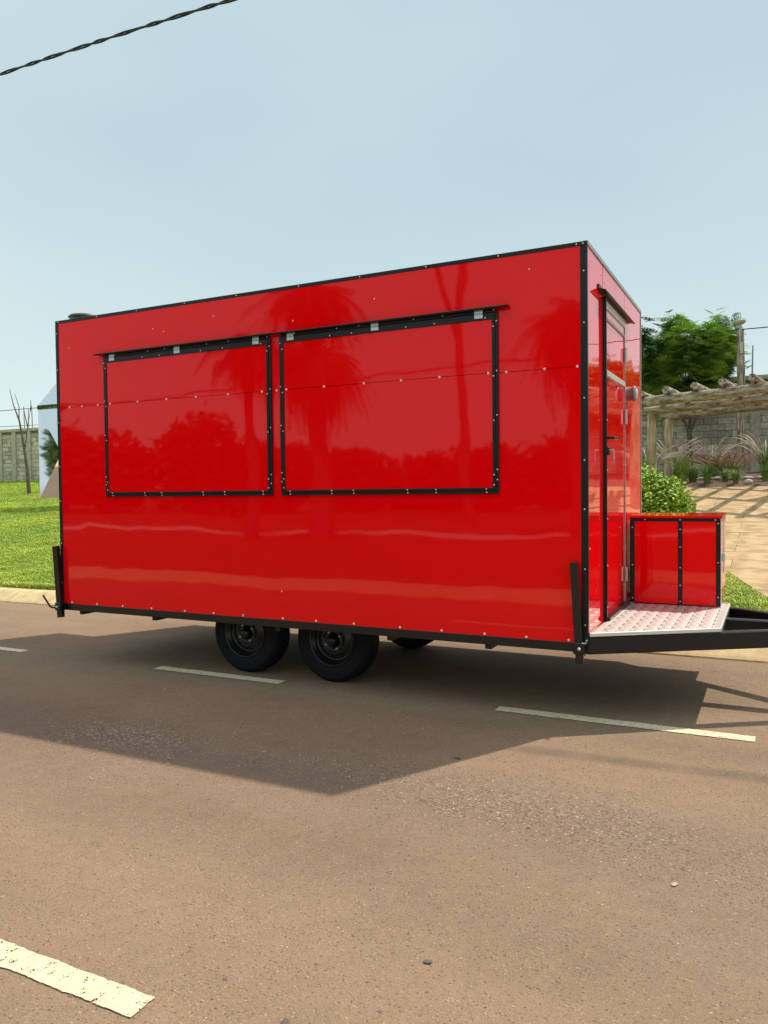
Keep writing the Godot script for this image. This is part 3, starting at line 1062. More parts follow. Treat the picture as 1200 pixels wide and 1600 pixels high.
func platform(k: Node) -> void:
	# the tow frame: two beams that meet at the hitch and a middle one
	var hitch := Vector3(1.36, 0.445, -0.96)
	for s in [[-0.026, 1.0], [-W + 0.026, -1.0]]:
		var st := begin()
		bar(st, Vector3(-0.02, 0.445, s[0]), hitch + Vector3(0, 0, 0.03 * s[1]), 0.055, 0.1, 0.006)
		part("tow_beam", finish(st), M.black, k)
	var ms := begin()
	bar(ms, Vector3(0.0, 0.452, -0.96), Vector3(1.4, 0.452, -0.96), 0.07, 0.085, 0.006)
	part("tow_beam", finish(ms), M.black, k)
	var xs := begin()
	bar(xs, Vector3(0.35, 0.44, -0.3), Vector3(0.35, 0.44, -1.62), 0.04, 0.07, 0.004)
	bar(xs, Vector3(0.63, 0.44, -0.46), Vector3(0.63, 0.44, -1.45), 0.04, 0.07, 0.004)
	part("cross_member", finish(xs), M.black, k)
	var hs := begin()
	cbox(hs, Vector3(1.47, 0.46, -0.96), Vector3(0.2, 0.07, 0.08), 0.01)
	cbox(hs, Vector3(1.56, 0.46, -0.96), Vector3(0.09, 0.09, 0.1), 0.02)
	part("hitch", finish(hs), M.black, k)
	var jw := begin(true)
	tube(jw, [Vector3(1.25, 0.0, -0.96), Vector3(1.25, 0.62, -0.96)], [0.03, 0.03], 12)
	part("jockey_post", finish(jw), M.black, k)
	# aluminium tread plate
	var poly := PackedVector2Array([Vector2(0.006, -0.002), Vector2(0.645, -0.44), Vector2(0.645, -1.47), Vector2(0.006, -1.905)])
	var ps := begin()
	var q := []
	for p in poly:
		q.append(Vector3(p.x, 0.512, p.y))
	face(ps, q, Vector3(0.3, 0, -1))
	part("tread_plate", finish(ps), M.plate, k)
	var bars := []
	for i in 4:
		var a := poly[i]
		var b := poly[(i + 1) % 4]
		if i == 3:
			continue
		var es := begin()
		bar(es, Vector3(a.x, 0.507, a.y), Vector3(b.x, 0.507, b.y), 0.012, 0.022, 0.002)
		part("edge_lip", finish(es), M.alu, k)
	# raised bars of the pattern, five and five
	var bs := begin(true)
	for sgn in [-1.0, 1.0]:
		for i in 2:
			pass
	var lens := begin(true)
	var n := 6
	for i in n:
		var u0 := -1.0 + 2.0 * i / n
		var u1 := -1.0 + 2.0 * (i + 1) / n
		var w0 := 0.006 * sqrt(maxf(0.0, 1.0 - u0 * u0))
		var w1 := 0.006 * sqrt(maxf(0.0, 1.0 - u1 * u1))
		var h0 := 0.0032 * (1.0 - u0 * u0)
		var h1 := 0.0032 * (1.0 - u1 * u1)
		var l := 0.026
		for sd in [-1.0, 1.0]:
			face(lens, [Vector3(u0 * l, 0, sd * w0), Vector3(u1 * l, 0, sd * w1), Vector3(u1 * l, h1, 0), Vector3(u0 * l, h0, 0)], Vector3(0, -0.05, 0))
	var lm := finish(lens)
	var xf := []
	var cell := 0.068
	var iz := 0
	var z := -0.04
	while z > -1.9:
		var x := 0.035
		var ix := 0
		while x < 0.64:
			var odd := (ix + iz) % 2 == 0
			for j in 5:
				var off := (j - 2) * 0.0128
				var p := Vector2(x, z) + (Vector2(0, off) if odd else Vector2(off, 0))
				if p.x > 0.018 and Geometry2D.is_point_in_polygon(p, poly) and Geometry2D.is_point_in_polygon(p + Vector2(0.024, 0.02), poly) and not (p.y < -1.268 and p.x < 0.6):
					xf.append(Transform3D(Basis(Vector3.UP, 0.0 if odd else PI * 0.5), Vector3(p.x, 0.512, p.y)))
			x += cell
			ix += 1
		z -= cell
		iz += 1
	many("tread_pattern", lm, M.tread, xf, [], k)

func wheel(k: Node, at: Vector3, flip: bool) -> void:
	var st := begin(true)
	var prof := [Vector2(0.168, -0.03), Vector2(0.171, -0.008), Vector2(0.182, 0.0), Vector2(0.187, -0.001), Vector2(0.19, 0.003), Vector2(0.225, 0.006), Vector2(0.252, 0.003), Vector2(0.256, 0.005), Vector2(0.262, 0.0), Vector2(0.277, -0.013), Vector2(0.287, -0.026), Vector2(0.29, -0.036)]
	for g in [-0.05, -0.08, -0.11, -0.14]:
		prof += [Vector2(0.2905, g + 0.006), Vector2(0.283, g + 0.004), Vector2(0.283, g - 0.004), Vector2(0.2905, g - 0.006)]
	prof += [Vector2(0.287, -0.162), Vector2(0.277, -0.175), Vector2(0.225, -0.188), Vector2(0.182, -0.185), Vector2(0.168, -0.15)]
	lathe(st, prof, 56)
	var w := part("wheel", finish(st), M.rubber, k, at)
	if flip:
		w.rotation.y = PI
	var rs := begin(true)
	lathe(rs, [Vector2(0.174, -0.004), Vector2(0.176, 0.002), Vector2(0.170, 0.003), Vector2(0.164, -0.004), Vector2(0.159, -0.02), Vector2(0.150, -0.024), Vector2(0.147, -0.036), Vector2(0.14, -0.05), Vector2(0.128, -0.05), Vector2(0.112, -0.036), Vector2(0.092, -0.028), Vector2(0.084, -0.030), Vector2(0.08, -0.038), Vector2(0.05, -0.038), Vector2(0.046, -0.034)], 48)
	part("rim", finish(rs), M.rim, w)
	var hs := begin(true)
	lathe(hs, [Vector2(0.0, 0.012), Vector2(0.022, 0.011), Vector2(0.03, 0.004), Vector2(0.034, -0.004), Vector2(0.036, -0.035), Vector2(0.06, -0.06), Vector2(0.06, -0.16)], 24)
	part("hub", finish(hs), M.rim, w)
	for i in 4:
		var a := TAU * i / 4.0 + 0.55
		var bs := begin(true)
		lathe(bs, [Vector2(0, -0.012), Vector2(0.007, -0.013), Vector2(0.0095, -0.018), Vector2(0.0095, -0.038)], 6, Vector3(cos(a) * 0.062, sin(a) * 0.062, 0))
		part("lug_nut", finish(bs), M.zinc, w)
	for i in 10:
		var a := TAU * i / 10.0
		var vs := begin()
		cbox(vs, Vector3(cos(a) * 0.12, sin(a) * 0.12, -0.0415), Vector3(0.018, 0.026, 0.004), 0.0015, Basis(Vector3.BACK, a) * Basis(Vector3.UP, 0.6))
		part("vent_slot", finish(vs), M.chassis, w)

func running_gear(k: Node) -> void:
	for x in [-1.79, -2.52]:
		wheel(k, Vector3(x, 0.29, -0.25), false)
		wheel(k, Vector3(x, 0.29, -W + 0.25), true)
		var st := begin(true)
		tube(st, [Vector3(x, 0.29, -0.36), Vector3(x, 0.29, -W + 0.36)], [0.03, 0.03], 10)
		part("axle", finish(st), M.chassis, k)
	for z in [-0.5, -W + 0.5]:
		var ss := begin()
		for x in [-1.79, -2.52]:
			for j in 3:
				cbox(ss, Vector3(x, 0.325 + 0.011 * j, z), Vector3(0.62 - 0.14 * j, 0.009, 0.05), 0.001)
		part("leaf_spring", finish(ss), M.chassis, k)
		var bs := begin()
		for x in [-1.36, -2.1, -2.86]:
			cbox(bs, Vector3(x, 0.36, z), Vector3(0.05, 0.11, 0.07), 0.004)
		part("spring_hanger", finish(bs), M.chassis, k)
		var cs := begin()
		bar(cs, Vector3(-L + 0.05, 0.375, z), Vector3(-0.02, 0.375, z), 0.05, 0.068, 0.003)
		part("chassis_beam", finish(cs), M.chassis, k)
	for x in [-3.95, -3.2, -2.1, -1.25, -0.6, -0.06]:
		var xs := begin()
		bar(xs, Vector3(x, 0.388, -0.06), Vector3(x, 0.388, -W + 0.06), 0.04, 0.04, 0.002)
		part("cross_member", finish(xs), M.chassis, k)

func rear_things(k: Node) -> void:
	# polished steel hood on the rear wall: its side sheet is pressed with a cross
	var xo := -4.735
	var x1 := -L
	var yb := 1.282
	var yt := 2.075
	var zf := -0.35
	var zk := -1.55
	var st := begin()
	var c := Vector3((xo + x1) * 0.5, (yb + yt) * 0.5, zf)
	var mid := c + Vector3(0.03, -0.02, 0.07)
	var r := [Vector3(xo, yb, zf), Vector3(x1, yb, zf), Vector3(x1, yt - 0.035, zf), Vector3(xo, yt - 0.035, zf)]
	for i in 4:
		var a: Vector3 = r[i]
		var b: Vector3 = r[(i + 1) % 4]
		face(st, [a, b, mid], c - Vector3(0, 0, 3))
	var top := 2.645
	var sx := x1
	face(st, [Vector3(xo, yt, zf), Vector3(x1, yt, zf), Vector3(x1, top, zf - 0.07)], c - Vector3(0, 0, 3))
	face(st, [Vector3(xo, yt, zf), Vector3(x1, top, zf - 0.07), Vector3(x1, top, zk), Vector3(xo, yt, zk)], c - Vector3(0, 3, 1))
	face(st, [Vector3(xo, yb, zf), Vector3(xo, yt, zf), Vector3(xo, yt, zk), Vector3(xo, yb, zk)], Vector3(0, 2, -1))
	face(st, [Vector3(xo, yb, zf), Vector3(x1, yb, zf), Vector3(x1, yb, zk), Vector3(xo, yb, zk)], Vector3(xo, 3, -1))
	face(st, [Vector3(xo, yb, zk), Vector3(x1, yb, zk), Vector3(x1, top, zk), Vector3(xo, yt, zk)], Vector3(xo, 2, 0))
	var h := part("exhaust_hood", finish(st), M.chrome, k)
	strip(h, "band", Vector3(xo - 0.004, yt - 0.035, zf - 0.02), Vector3(x1, yt + 0.002, zf + 0.006), M.chrome)
	# small flood lamp high on the rear wall
	var ls := begin()
	cbox(ls, Vector3(-L - 0.05, 2.462, -0.12), Vector3(0.06, 0.085, 0.12), 0.008, Basis(Vector3.BACK, 0.22))
	var lamp := part("flood_lamp", finish(ls), M.black, k)
	var gs := begin()
	cbox(gs, Vector3(-L - 0.083, 2.455, -0.12), Vector3(0.005, 0.065, 0.1), 0.001, Basis(Vector3.BACK, 0.22))
	part("lens", finish(gs), M.white_strip, lamp)
	var bs := begin()
	cbox(bs, Vector3(-L - 0.012, 2.462, -0.12), Vector3(0.03, 0.03, 0.03), 0.002)
	part("bracket", finish(bs), M.zinc, lamp)
	# low round vent cap on the roof
	var vs := begin(true)
	lathe(vs, [Vector2(0, 0.062), Vector2(0.06, 0.06), Vector2(0.105, 0.05), Vector2(0.122, 0.036), Vector2(0.12, 0.031), Vector2(0.05, 0.036)], 28)
	var v := part("roof_vent", finish(vs), mat(0.13, 0.13, 0.1, 0.5, 0.3), k, Vector3(-3.925, TOP, -0.135))
	v.rotation.x = -PI * 0.5
	var ns := begin(true)
	lathe(ns, [Vector2(0.07, 0.036), Vector2(0.07, -0.005)], 20)
	part("neck", finish(ns), M.grey_trim, v)

# ------------------------------------------------------------------ pergola and lamp post
func log_mesh(a: Vector3, b: Vector3, ra: float, rb: float, seg := 8, bend := 0.02) -> ArrayMesh:
	var st := begin(true)
	var pts := []
	var rr := []
	var d := (b - a).normalized()
	for i in seg + 1:
		var t := float(i) / seg
		var p := a.lerp(b, t)
		p += Vector3(noise.get_noise_2d(t * 220.0, a.x * 400.0 + a.z * 77.0), noise.get_noise_2d(t * 220.0, a.z * 300.0 + 55.0 + b.y * 91.0), noise.get_noise_2d(t * 220.0 + 31.0, a.x * 222.0)) * bend * sin(t * PI)
		pts.append(p)
		rr.append(lerpf(ra, rb, t) * (1.0 + 0.08 * noise.get_noise_1d(t * 500.0 + a.x * 900.0)))
	tube(st, pts, rr, 12, true, 0.12)
	return finish(st)

func pergola() -> void:
	var dir := Vector3(0.8375, 0, 0.5464)
	var acr := Vector3(0.12, 0, -0.9928)
	var starts := [Vector3(-1.52, 3.05, -12.51), Vector3(-1.76, 3.05, -14.54), Vector3(-1.59, 3.05, -16.17)]
	var t := base("log_pergola", "rustic pergola of weathered round logs on posts at the edge of the tan plaza", "pergola", "", Vector3(1, plain(-13.0), -13.5))
	var o := t.position
	for i in 3:
		var s: Vector3 = starts[i]
		var a := s - dir * (0.9 if i == 0 else 0.0)
		var b := s + dir * 9.0
		part("beam", log_mesh(a - o, b - o, 0.1, 0.108, 14, 0.06), M.log, t)
	for i in 3:
		for q in [0.22, 3.4, 6.6]:
			if i == 0 and q < 1.0:
				q = -0.6
			var s: Vector3 = starts[i] + dir * q
			var g := plain(s.z) if s.x > -3.0 else land(s.x, s.z)
			part("post", log_mesh(Vector3(s.x, g - 0.05, s.z) - o, Vector3(s.x, 2.98, s.z) - o, 0.115, 0.095, 8, 0.03), M.log_pale, t)
	# rafters across the beams, their sawn ends towards the road
	var u := -0.65
	while u < 8.6:
		var p: Vector3 = starts[0] + dir * u + Vector3(0, 0.165, 0)
		var a := p - acr * rng.randf_range(0.2, 0.32)
		var b := p + acr * 4.6
		part("rafter", log_mesh(a - o, b - o, 0.072, 0.066, 10, 0.04), M.log_rafter, t)
		u += 0.63 + rng.randf_range(-0.04, 0.04)
	# timber post with a shallow dish lamp
	var l := base("lamp_post", "thick weathered timber lamp post with a cream dish lamp rising behind the pergola", "lamp post", "", Vector3(0.115, 1.45, -18.8))
	part("post", log_mesh(Vector3(0.04, -0.1, 0), Vector3(0, 4.04, 0), 0.135, 0.088, 12, 0.05), M.log_upright, l)
	var ps := begin(true)
	tube(ps, [Vector3(-0.01, 3.5, 0.1), Vector3(-0.01, 4.12, 0.1), Vector3(-0.015, 4.2, 0.06)], [0.022, 0.022, 0.03], 8)
	part("bracket", finish(ps), M.grey_trim, l)
	var ds := begin(true)
	lathe(ds, [Vector2(0.0, 0.10), Vector2(0.12, 0.098), Vector2(0.16, 0.088), Vector2(0.165, 0.07), Vector2(0.14, 0.025), Vector2(0.09, -0.01), Vector2(0.04, -0.025), Vector2(0.035, -0.07), Vector2(0, -0.07)], 28)
	var dl := part("lamp_head", finish(ds), M.lamp_body, l, Vector3(-0.02, 4.2, 0.04))
	dl.rotation.x = -PI * 0.5
	var cs := begin()
	cbox(cs, Vector3(0.03, 3.55, 0.115), Vector3(0.07, 0.3, 0.05), 0.006)
	part("junction_box", finish(cs), M.lamp_body, l)

# ------------------------------------------------------------------ trees and plants
func limb(st: SurfaceTool, p: Vector3, d: Vector3, ln: float, r: float, depth: int, tips: Array, spread: float, rise: float, kids := 3) -> void:
	var pts := [p]
	var rr := [r]
	var q := p
	var dd := d
	var n := 4
	for i in n:
		dd = (dd + gauss() * 0.12 + Vector3(0, rise, 0)).normalized()
		q += dd * ln / n
		pts.append(q)
		rr.append(lerpf(r, r * 0.55, float(i + 1) / n))
		if depth <= 1:
			tips.append(q)
	tube(st, pts, rr, 7 if depth > 1 else 5, false)
	if depth == 0:
		tips.append(q)
		return
	for i in kids:
		var a := TAU * (i + rng.randf()) / kids
		var side := dd.cross(Vector3.UP if absf(dd.y) < 0.9 else Vector3.RIGHT).normalized()
		var nd := (dd + (side * cos(a) + side.cross(dd) * sin(a)) * spread).normalized()
		limb(st, q if i < 2 else pts[2 + rng.randi_range(0, 1)], nd, ln * rng.randf_range(0.62, 0.85), r * 0.55, depth - 1, tips, spread, rise, kids)

func feather_spray() -> ArrayMesh:
	var st := begin(true)
	var g := 0
	for k in 3:
		var a := -0.6 + 0.6 * k
		var ax := Vector3(cos(a), 0.12, sin(a))
		for i in 5:
			var t := 0.14 + 0.19 * i
			var c := ax * t * 0.34 - Vector3(0, 0.08 * t * t, 0)
			for s in [-1.0, 1.0]:
				st.set_smooth_group(g)
				g += 1
				var sd: Vector3 = Vector3(-sin(a), 0, cos(a)) * s
				var ln := 0.115 * (1.0 - 0.5 * absf(t - 0.5))
				var tip: Vector3 = c + sd * ln + ax * 0.03 - Vector3(0, 0.012, 0)
				var m: Vector3 = (c + tip) * 0.5
				face(st, [c, m + ax * 0.024, tip, m - ax * 0.024], m - Vector3(0, 1, 0))
	return finish(st)

func oval_leaf(l: float, w: float) -> ArrayMesh:
	var st := begin(true)
	var sp := [Vector3.ZERO, Vector3(l * 0.35, 0.006, 0), Vector3(l * 0.7, 0.004, 0), Vector3(l, -0.012, 0)]
	var ed := [0.0, w * 0.5, w * 0.42, 0.0]
	for s in [-1.0, 1.0]:
		st.set_smooth_group(0 if s > 0 else 1)
		for i in 3:
			var a: Vector3 = sp[i]
			var b: Vector3 = sp[i + 1]
			var ae := a + Vector3(0, ed[i] * 0.3, s * ed[i])
			var be := b + Vector3(0, ed[i + 1] * 0.3, s * ed[i + 1])
			if i == 0:
				face(st, [a, b, be], a - Vector3(0, 1, 0))
			elif i == 2:
				face(st, [a, b, ae], a - Vector3(0, 1, 0))
			else:
				face(st, [a, b, be, ae], a - Vector3(0, 1, 0))
	return finish(st)

func green(lo: Vector3, hi: Vector3) -> Color:
	var c := lo.lerp(hi, rng.randf())
	return Color(c.x, c.y, c.z)

func blades(n: int, h: float, spread: float, w: float, sd: int) -> ArrayMesh:
	var r2 := RandomNumberGenerator.new()
	r2.seed = sd
	var st := begin(true)
	for k in n:
		st.set_smooth_group(k)
		var a := r2.randf() * TAU
		var dir := Vector3(cos(a), 0, sin(a))
		var o := dir * r2.randf() * 0.08
		var len2 := h * r2.randf_range(0.6, 1.1)
		var out := spread * r2.randf_range(0.3, 1.1)
		var wd := Vector3(-sin(a), 0, cos(a)) * w
		var prev := o
		for i in 4:
			var t := float(i + 1) / 4.0
			var p := o + dir * out * t * t + Vector3(0, len2 * (t - 0.35 * t * t * t), 0)
			var w0 := wd * (1.0 - 0.25 * i)
			var w1 := wd * (1.0 - 0.25 * (i + 1))
			if i < 3:
				face(st, [prev - w0, prev + w0, p + w1, p - w1], prev - dir - Vector3(0, 1, 0))
			else:
				face(st, [prev - w0, prev + w0, p], prev - dir - Vector3(0, 1, 0))
			prev = p
	return finish(st)

func plumes(n: int, h: float, spread: float, sd: int) -> ArrayMesh:
	var r2 := RandomNumberGenerator.new()
	r2.seed = sd
	var st := begin(true)
	for k in n:
		var a := r2.randf() * TAU
		var dir := Vector3(cos(a), 0, sin(a))
		var ln := h * r2.randf_range(0.75, 1.15)
		var out := spread * r2.randf_range(0.4, 1.2)
		var pts := []
		var rr := []
		for i in 7:
			var t := i / 6.0
			pts.append(dir * (0.05 + out * t * t) + Vector3(0, ln * (t - 0.28 * t * t * t), 0))
			rr.append(0.003 if i < 4 else [0.009, 0.011, 0.003][i - 4])
		tube(st, pts, rr, 5, false)
	return finish(st)

func garden() -> void:
	# planting bed
	var st := begin()
	var poly := PackedVector2Array([Vector2(-8, -15.2), Vector2(-1.3, -14.36), Vector2(-0.6, -14.2), Vector2(0.4, -14.3), Vector2(3.0, -14.65), Vector2(9.0, -15.05), Vector2(12.0, -15.05), Vector2(12, -21.5), Vector2(-8, -21.5)])
	var xs := span(-8, 12, 0.5)
	struct("planting_bed", grid(xs, [-21.4, -20.0, -18.5, -17.0, -16.0, -15.2, -14.7, -14.32], func(x, z): return land(x, z) + (0.05 if z < -14.4 else -0.02) + 0.04 * noise.get_noise_2d(x * 200.0, z * 200.0), func(_x, _z): return Color.WHITE), M.soil)
	# feathery tree
	var t := base("feathery_tree", "bright green feathery leaved tree standing behind the log pergola", "tree", "", Vector3(-1.28, 1.7, -20.0))
	var spray := feather_spray()
	var make_tree := func(node: Node3D, hgt: float, rad: float, count: int, sd: int, lo: Vector3, hi: Vector3) -> void:
		rng.seed = sd
		var tips := []
		var ts := begin(true)
		tube(ts, [Vector3(0, -0.1, 0), Vector3(0.03, hgt * 0.12, 0), Vector3(0, hgt * 0.24, 0)], [0.1, 0.075, 0.07], 9, false)
		for i in 3:
			var a := TAU * i / 3.0 + 0.4
			limb(ts, Vector3(0, hgt * 0.24, 0), Vector3(cos(a) * 0.55, 1.0, sin(a) * 0.55).normalized(), hgt * 0.3, 0.05, 2, tips, 0.85, 0.05, 3)
		part("trunk", finish(ts), M.bark, node)
		var xf := []
		var cols := []
		while xf.size() < count:
			var p: Vector3 = tips[rng.randi() % tips.size()]
			var c := p + gauss() * (0.17 if rng.randf() < 0.82 else 0.235)
			var clump := noise.get_noise_3d(c.x * 110.0, c.y * 110.0, c.z * 110.0 + sd)
			if clump < -0.06 and rng.randf() < 0.93:
				continue
			var away := Vector2(c.x, c.z).angle()
			var b := Basis(Vector3.UP, -away + rng.randf_range(-1.3, 1.3)) * Basis(Vector3.BACK, rng.randf_range(-0.5, 0.6)) * Basis(Vector3.RIGHT, rng.randf_range(-0.6, 0.6))
			xf.append(Transform3D(b.scaled(Vector3.ONE * rng.randf_range(0.45, 0.85)), c))
			var lit := clampf(0.5 + 1.6 * noise.get_noise_3d(c.x * 90.0 + 300.0, c.y * 90.0, c.z * 90.0) + rng.randf_range(-0.3, 0.3), 0.0, 1.0)
			var gc := lo.lerp(hi, lit)
			cols.append(Color(gc.x, gc.y, gc.z))
		many("crown", spray, M.leaf, xf, cols, node)
	make_tree.call(t, 4.8, 2.0, 6800, 21, Vector3(0.06, 0.15, 0.025), Vector3(0.38, 0.58, 0.09))
	var t2 := base("feathery_tree", "feathery green tree behind the right end of the pergola, half hidden by its beams", "tree", "", Vector3(3.3, 1.7, -20.3))
	make_tree.call(t2, 3.6, 2.0, 6000, 33, Vector3(0.10, 0.2, 0.03), Vector3(0.3, 0.5, 0.08))
	var t3 := base("feathery_tree", "broad feathery tree at the far end of the plaza mirrored in the red door", "tree", "", Vector3(6.6, 1.5, -19.6))
	make_tree.call(t3, 5.2, 2.2, 6000, 35, Vector3(0.05, 0.12, 0.02), Vector3(0.16, 0.3, 0.05))
	rng.seed = 77
	# bare sapling on the lawn
	var sp := base("bare_sapling", "slender bare sapling with a few thin forked branches on the sloping lawn", "tree", "", Vector3(-22.4, land(-22.4, -14.5) - 0.03, -14.5))
	var bs := begin(true)
	tube(bs, [Vector3(0, 0, 0), Vector3(-0.04, 0.9, 0.02), Vector3(-0.16, 1.8, 0.05), Vector3(-0.28, 2.6, 0.1), Vector3(-0.55, 3.15, 0.1), Vector3(-0.72, 3.75, 0.12)], [0.075, 0.055, 0.045, 0.03, 0.018, 0.008], 8)
	part("trunk", finish(bs), M.bark, sp)
	for br in [[Vector3(-0.3, 2.65, 0.1), Vector3(-0.28, 3.1, 0.1), Vector3(-0.36, 3.55, 0.2)], [Vector3(-0.13, 1.5, 0.04), Vector3(0.0, 2.4, 0), Vector3(0.16, 2.95, 0.0)], [Vector3(0.0, 2.4, 0), Vector3(-0.06, 2.8, 0.05), Vector3(-0.04, 3.05, 0.1)], [Vector3(0.16, 2.95, 0), Vector3(0.26, 3.1, 0.05), Vector3(0.31, 3.3, 0.1)]]:
		var b2 := begin(true)
		tube(b2, br, [0.022, 0.014, 0.007], 6)
		part("branch", finish(b2), M.bark, sp)
	# round leaved shrub just behind the trailer
	var sh := base("leafy_shrub", "dense shrub with glossy light green round leaves beside the plaza, behind the red storage box", "shrub", "", Vector3(-0.78, land(-0.78, -7.85), -7.85))
	var ss := begin(true)
	for i in 16:
		var a := TAU * i / 16.0
		tube(ss, [Vector3(cos(a) * 0.05, 0, sin(a) * 0.05), Vector3(cos(a) * 0.3, 0.4, sin(a) * 0.3), Vector3(cos(a) * 0.5, 0.7, sin(a) * 0.5)], [0.014, 0.01, 0.005], 5, false)
	part("stem", finish(ss), M.bark, sh)
	var xf := []
	var cols := []
	while xf.size() < 6500:
		var d := gauss().normalized()
		d.y = absf(d.y)
		var bump := 1.0 + 0.28 * noise.get_noise_3d(d.x * 160.0, d.y * 160.0, d.z * 160.0)
		var p := d * Vector3(0.72, 0.86, 0.66) * bump * pow(rng.randf(), 0.22) + Vector3(0, 0.06, 0)
		var b := Basis(Vector3.UP, rng.randf() * TAU) * Basis(Vector3.BACK, rng.randf_range(-0.5, 0.7)) * Basis(Vector3.RIGHT, rng.randf_range(-0.6, 0.6))
		xf.append(Transform3D(b.scaled(Vector3.ONE * rng.randf_range(0.7, 1.35)), p))
		cols.append(green(Vector3(0.16, 0.3, 0.035), Vector3(0.46, 0.6, 0.09)))
	many("foliage", oval_leaf(0.06, 0.044), M.leaf, xf, cols, sh)
	var sh2 := base("leafy_shrub", "loose upright green shrub at the foot of the pergola posts", "shrub", "", Vector3(-2.45, land(-2.45, -13.9), -13.9))
	xf = []
	cols = []
	while xf.size() < 1500:
		var p := gauss() * Vector3(0.4, 0.3, 0.35) + Vector3(0, 0.5, 0)
		if p.y < 0.02:
			continue
		xf.append(Transform3D(any_turn().scaled(Vector3.ONE * rng.randf_range(0.8, 1.5)), p))
		cols.append(green(Vector3(0.16, 0.3, 0.04), Vector3(0.4, 0.55, 0.1)))
	many("foliage", oval_leaf(0.09, 0.05), M.leaf, xf, cols, sh2)
	# fountain grasses, each a clump with pale plumes
	var bm := [blades(190, 0.95, 0.5, 0.008, 1), blades(190, 0.75, 0.6, 0.008, 2)]
	var pm := [plumes(26, 1.0, 0.65, 3), plumes(34, 0.85, 0.75, 4), plumes(20, 1.15, 0.5, 5)]
	var red_plume: StandardMaterial3D = M.plume.duplicate()
	red_plume.albedo_color = lin(0.34, 0.17, 0.12)
	var where := ["against the nearest pergola post", "between the two pale pergola posts", "at the foot of the forked tree", "with bushy dark blades in front of the wall", "with reddish plumes left of the lamp post", "with reddish plumes touching the lamp post", "with tall white plumes right of the lamp post", "at the back against the block wall", "with long pale plumes by the bed's front edge", "of dark blades above the white edging stones", "behind the white rock", "far along the bed under the pergola's end", "low and plume free at the bed's edge, next to the forked tree", "low and plume free just left of the white rock", "bushy and plume free beside the second post", "bushy and plume free right of the white rock"]
	var spots := [[-1.75, -15.0, 1.15, 0], [-1.35, -16.4, 1.25, 2], [-1.2, -17.6, 1.15, 0], [-0.8, -15.6, 1.0, 3], [-0.35, -17.0, 1.05, 1], [0.0, -16.7, 1.0, 1], [0.75, -17.4, 1.3, 2], [-0.6, -19.0, 1.3, 0], [-0.95, -14.75, 0.85, 3], [-0.1, -15.7, 0.7, 3], [0.75, -15.9, 0.75, 3], [1.9, -16.5, 1.2, 0], [-0.45, -14.95, 0.8, 3], [0.15, -15.05, 0.65, 3], [-1.05, -15.35, 1.0, 3], [1.25, -15.4, 0.9, 3]]
	for i in spots.size():
		var s: Array = spots[i]
		var g := base("fountain_grass", "clump of fountain grass " + where[i], "ornamental grass", "fountain grasses in the planting bed", Vector3(s[0], land(s[0], s[1]) + 0.03, s[1]))
		var bl := StandardMaterial3D.new()
		bl = mat(0.15 + 0.06 * (i % 3), 0.25 + 0.05 * (i % 3), 0.05, 0.6)
		bl.backlight = Color(0.4, 0.45, 0.2)
		part("blades", bm[i % 2], bl, g).scale = Vector3.ONE * s[2]
		if s[3] < 3:
			var mm: Material = red_plume if s[3] == 1 else M.plume
			part("plumes", pm[s[3]], mm, g).scale = Vector3.ONE * s[2]
		g.rotation.y = i * 1.7
	# pale stones along the bed
	var rock := stone_mesh(0.19, 0.13, 5)
	tag(part("white_rock", rock, M.stone, self, Vector3(0.42, plain(-14.75) + 0.09, -14.75)), "single rounded white rock lying at the edge of the tan plaza", "rock")
	var sw := ["at the left end of the row, under dark grass", "second from the left in the row", "just left of the lamp post foot", "just right of the lamp post foot", "at the right end of the row"]
	for i in 5:
		var e := part("edging_stone", stone_mesh(0.24, 0.07, 10 + i), M.stone, self, Vector3(-0.62 + 0.33 * i, plain(-16.2) + 0.12, -16.2 - 0.05 * i))
		tag(e, "flat white edging stone " + sw[i], "stone", "white edging stones of the bed")

func stone_mesh(l: float, h: float, sd: int) -> ArrayMesh:
	var st := begin(true)
	var n := 10
	var pt := func(i: int, j: int) -> Vector3:
		var a := TAU * (i % n) / n
		var b := PI * (float(j) / 6.0 - 0.5)
		var d := Vector3(cos(a) * cos(b), sin(b), sin(a) * cos(b))
		return d * Vector3(l * 0.5, h * 0.5, l * 0.36) * (1.0 + 0.35 * noise.get_noise_3d(d.x * 90.0 + sd * 77.0, d.y * 90.0, d.z * 90.0)) * 1.0
	for i in n:
		for j in 6:
			var q := [pt.call(i, j), pt.call(i + 1, j), pt.call(i + 1, j + 1), pt.call(i, j + 1)]
			if j == 0:
				q.remove_at(1)
			elif j == 5:
				q.remove_at(2)
			face(st, q, Vector3.ZERO)
	return finish(st)

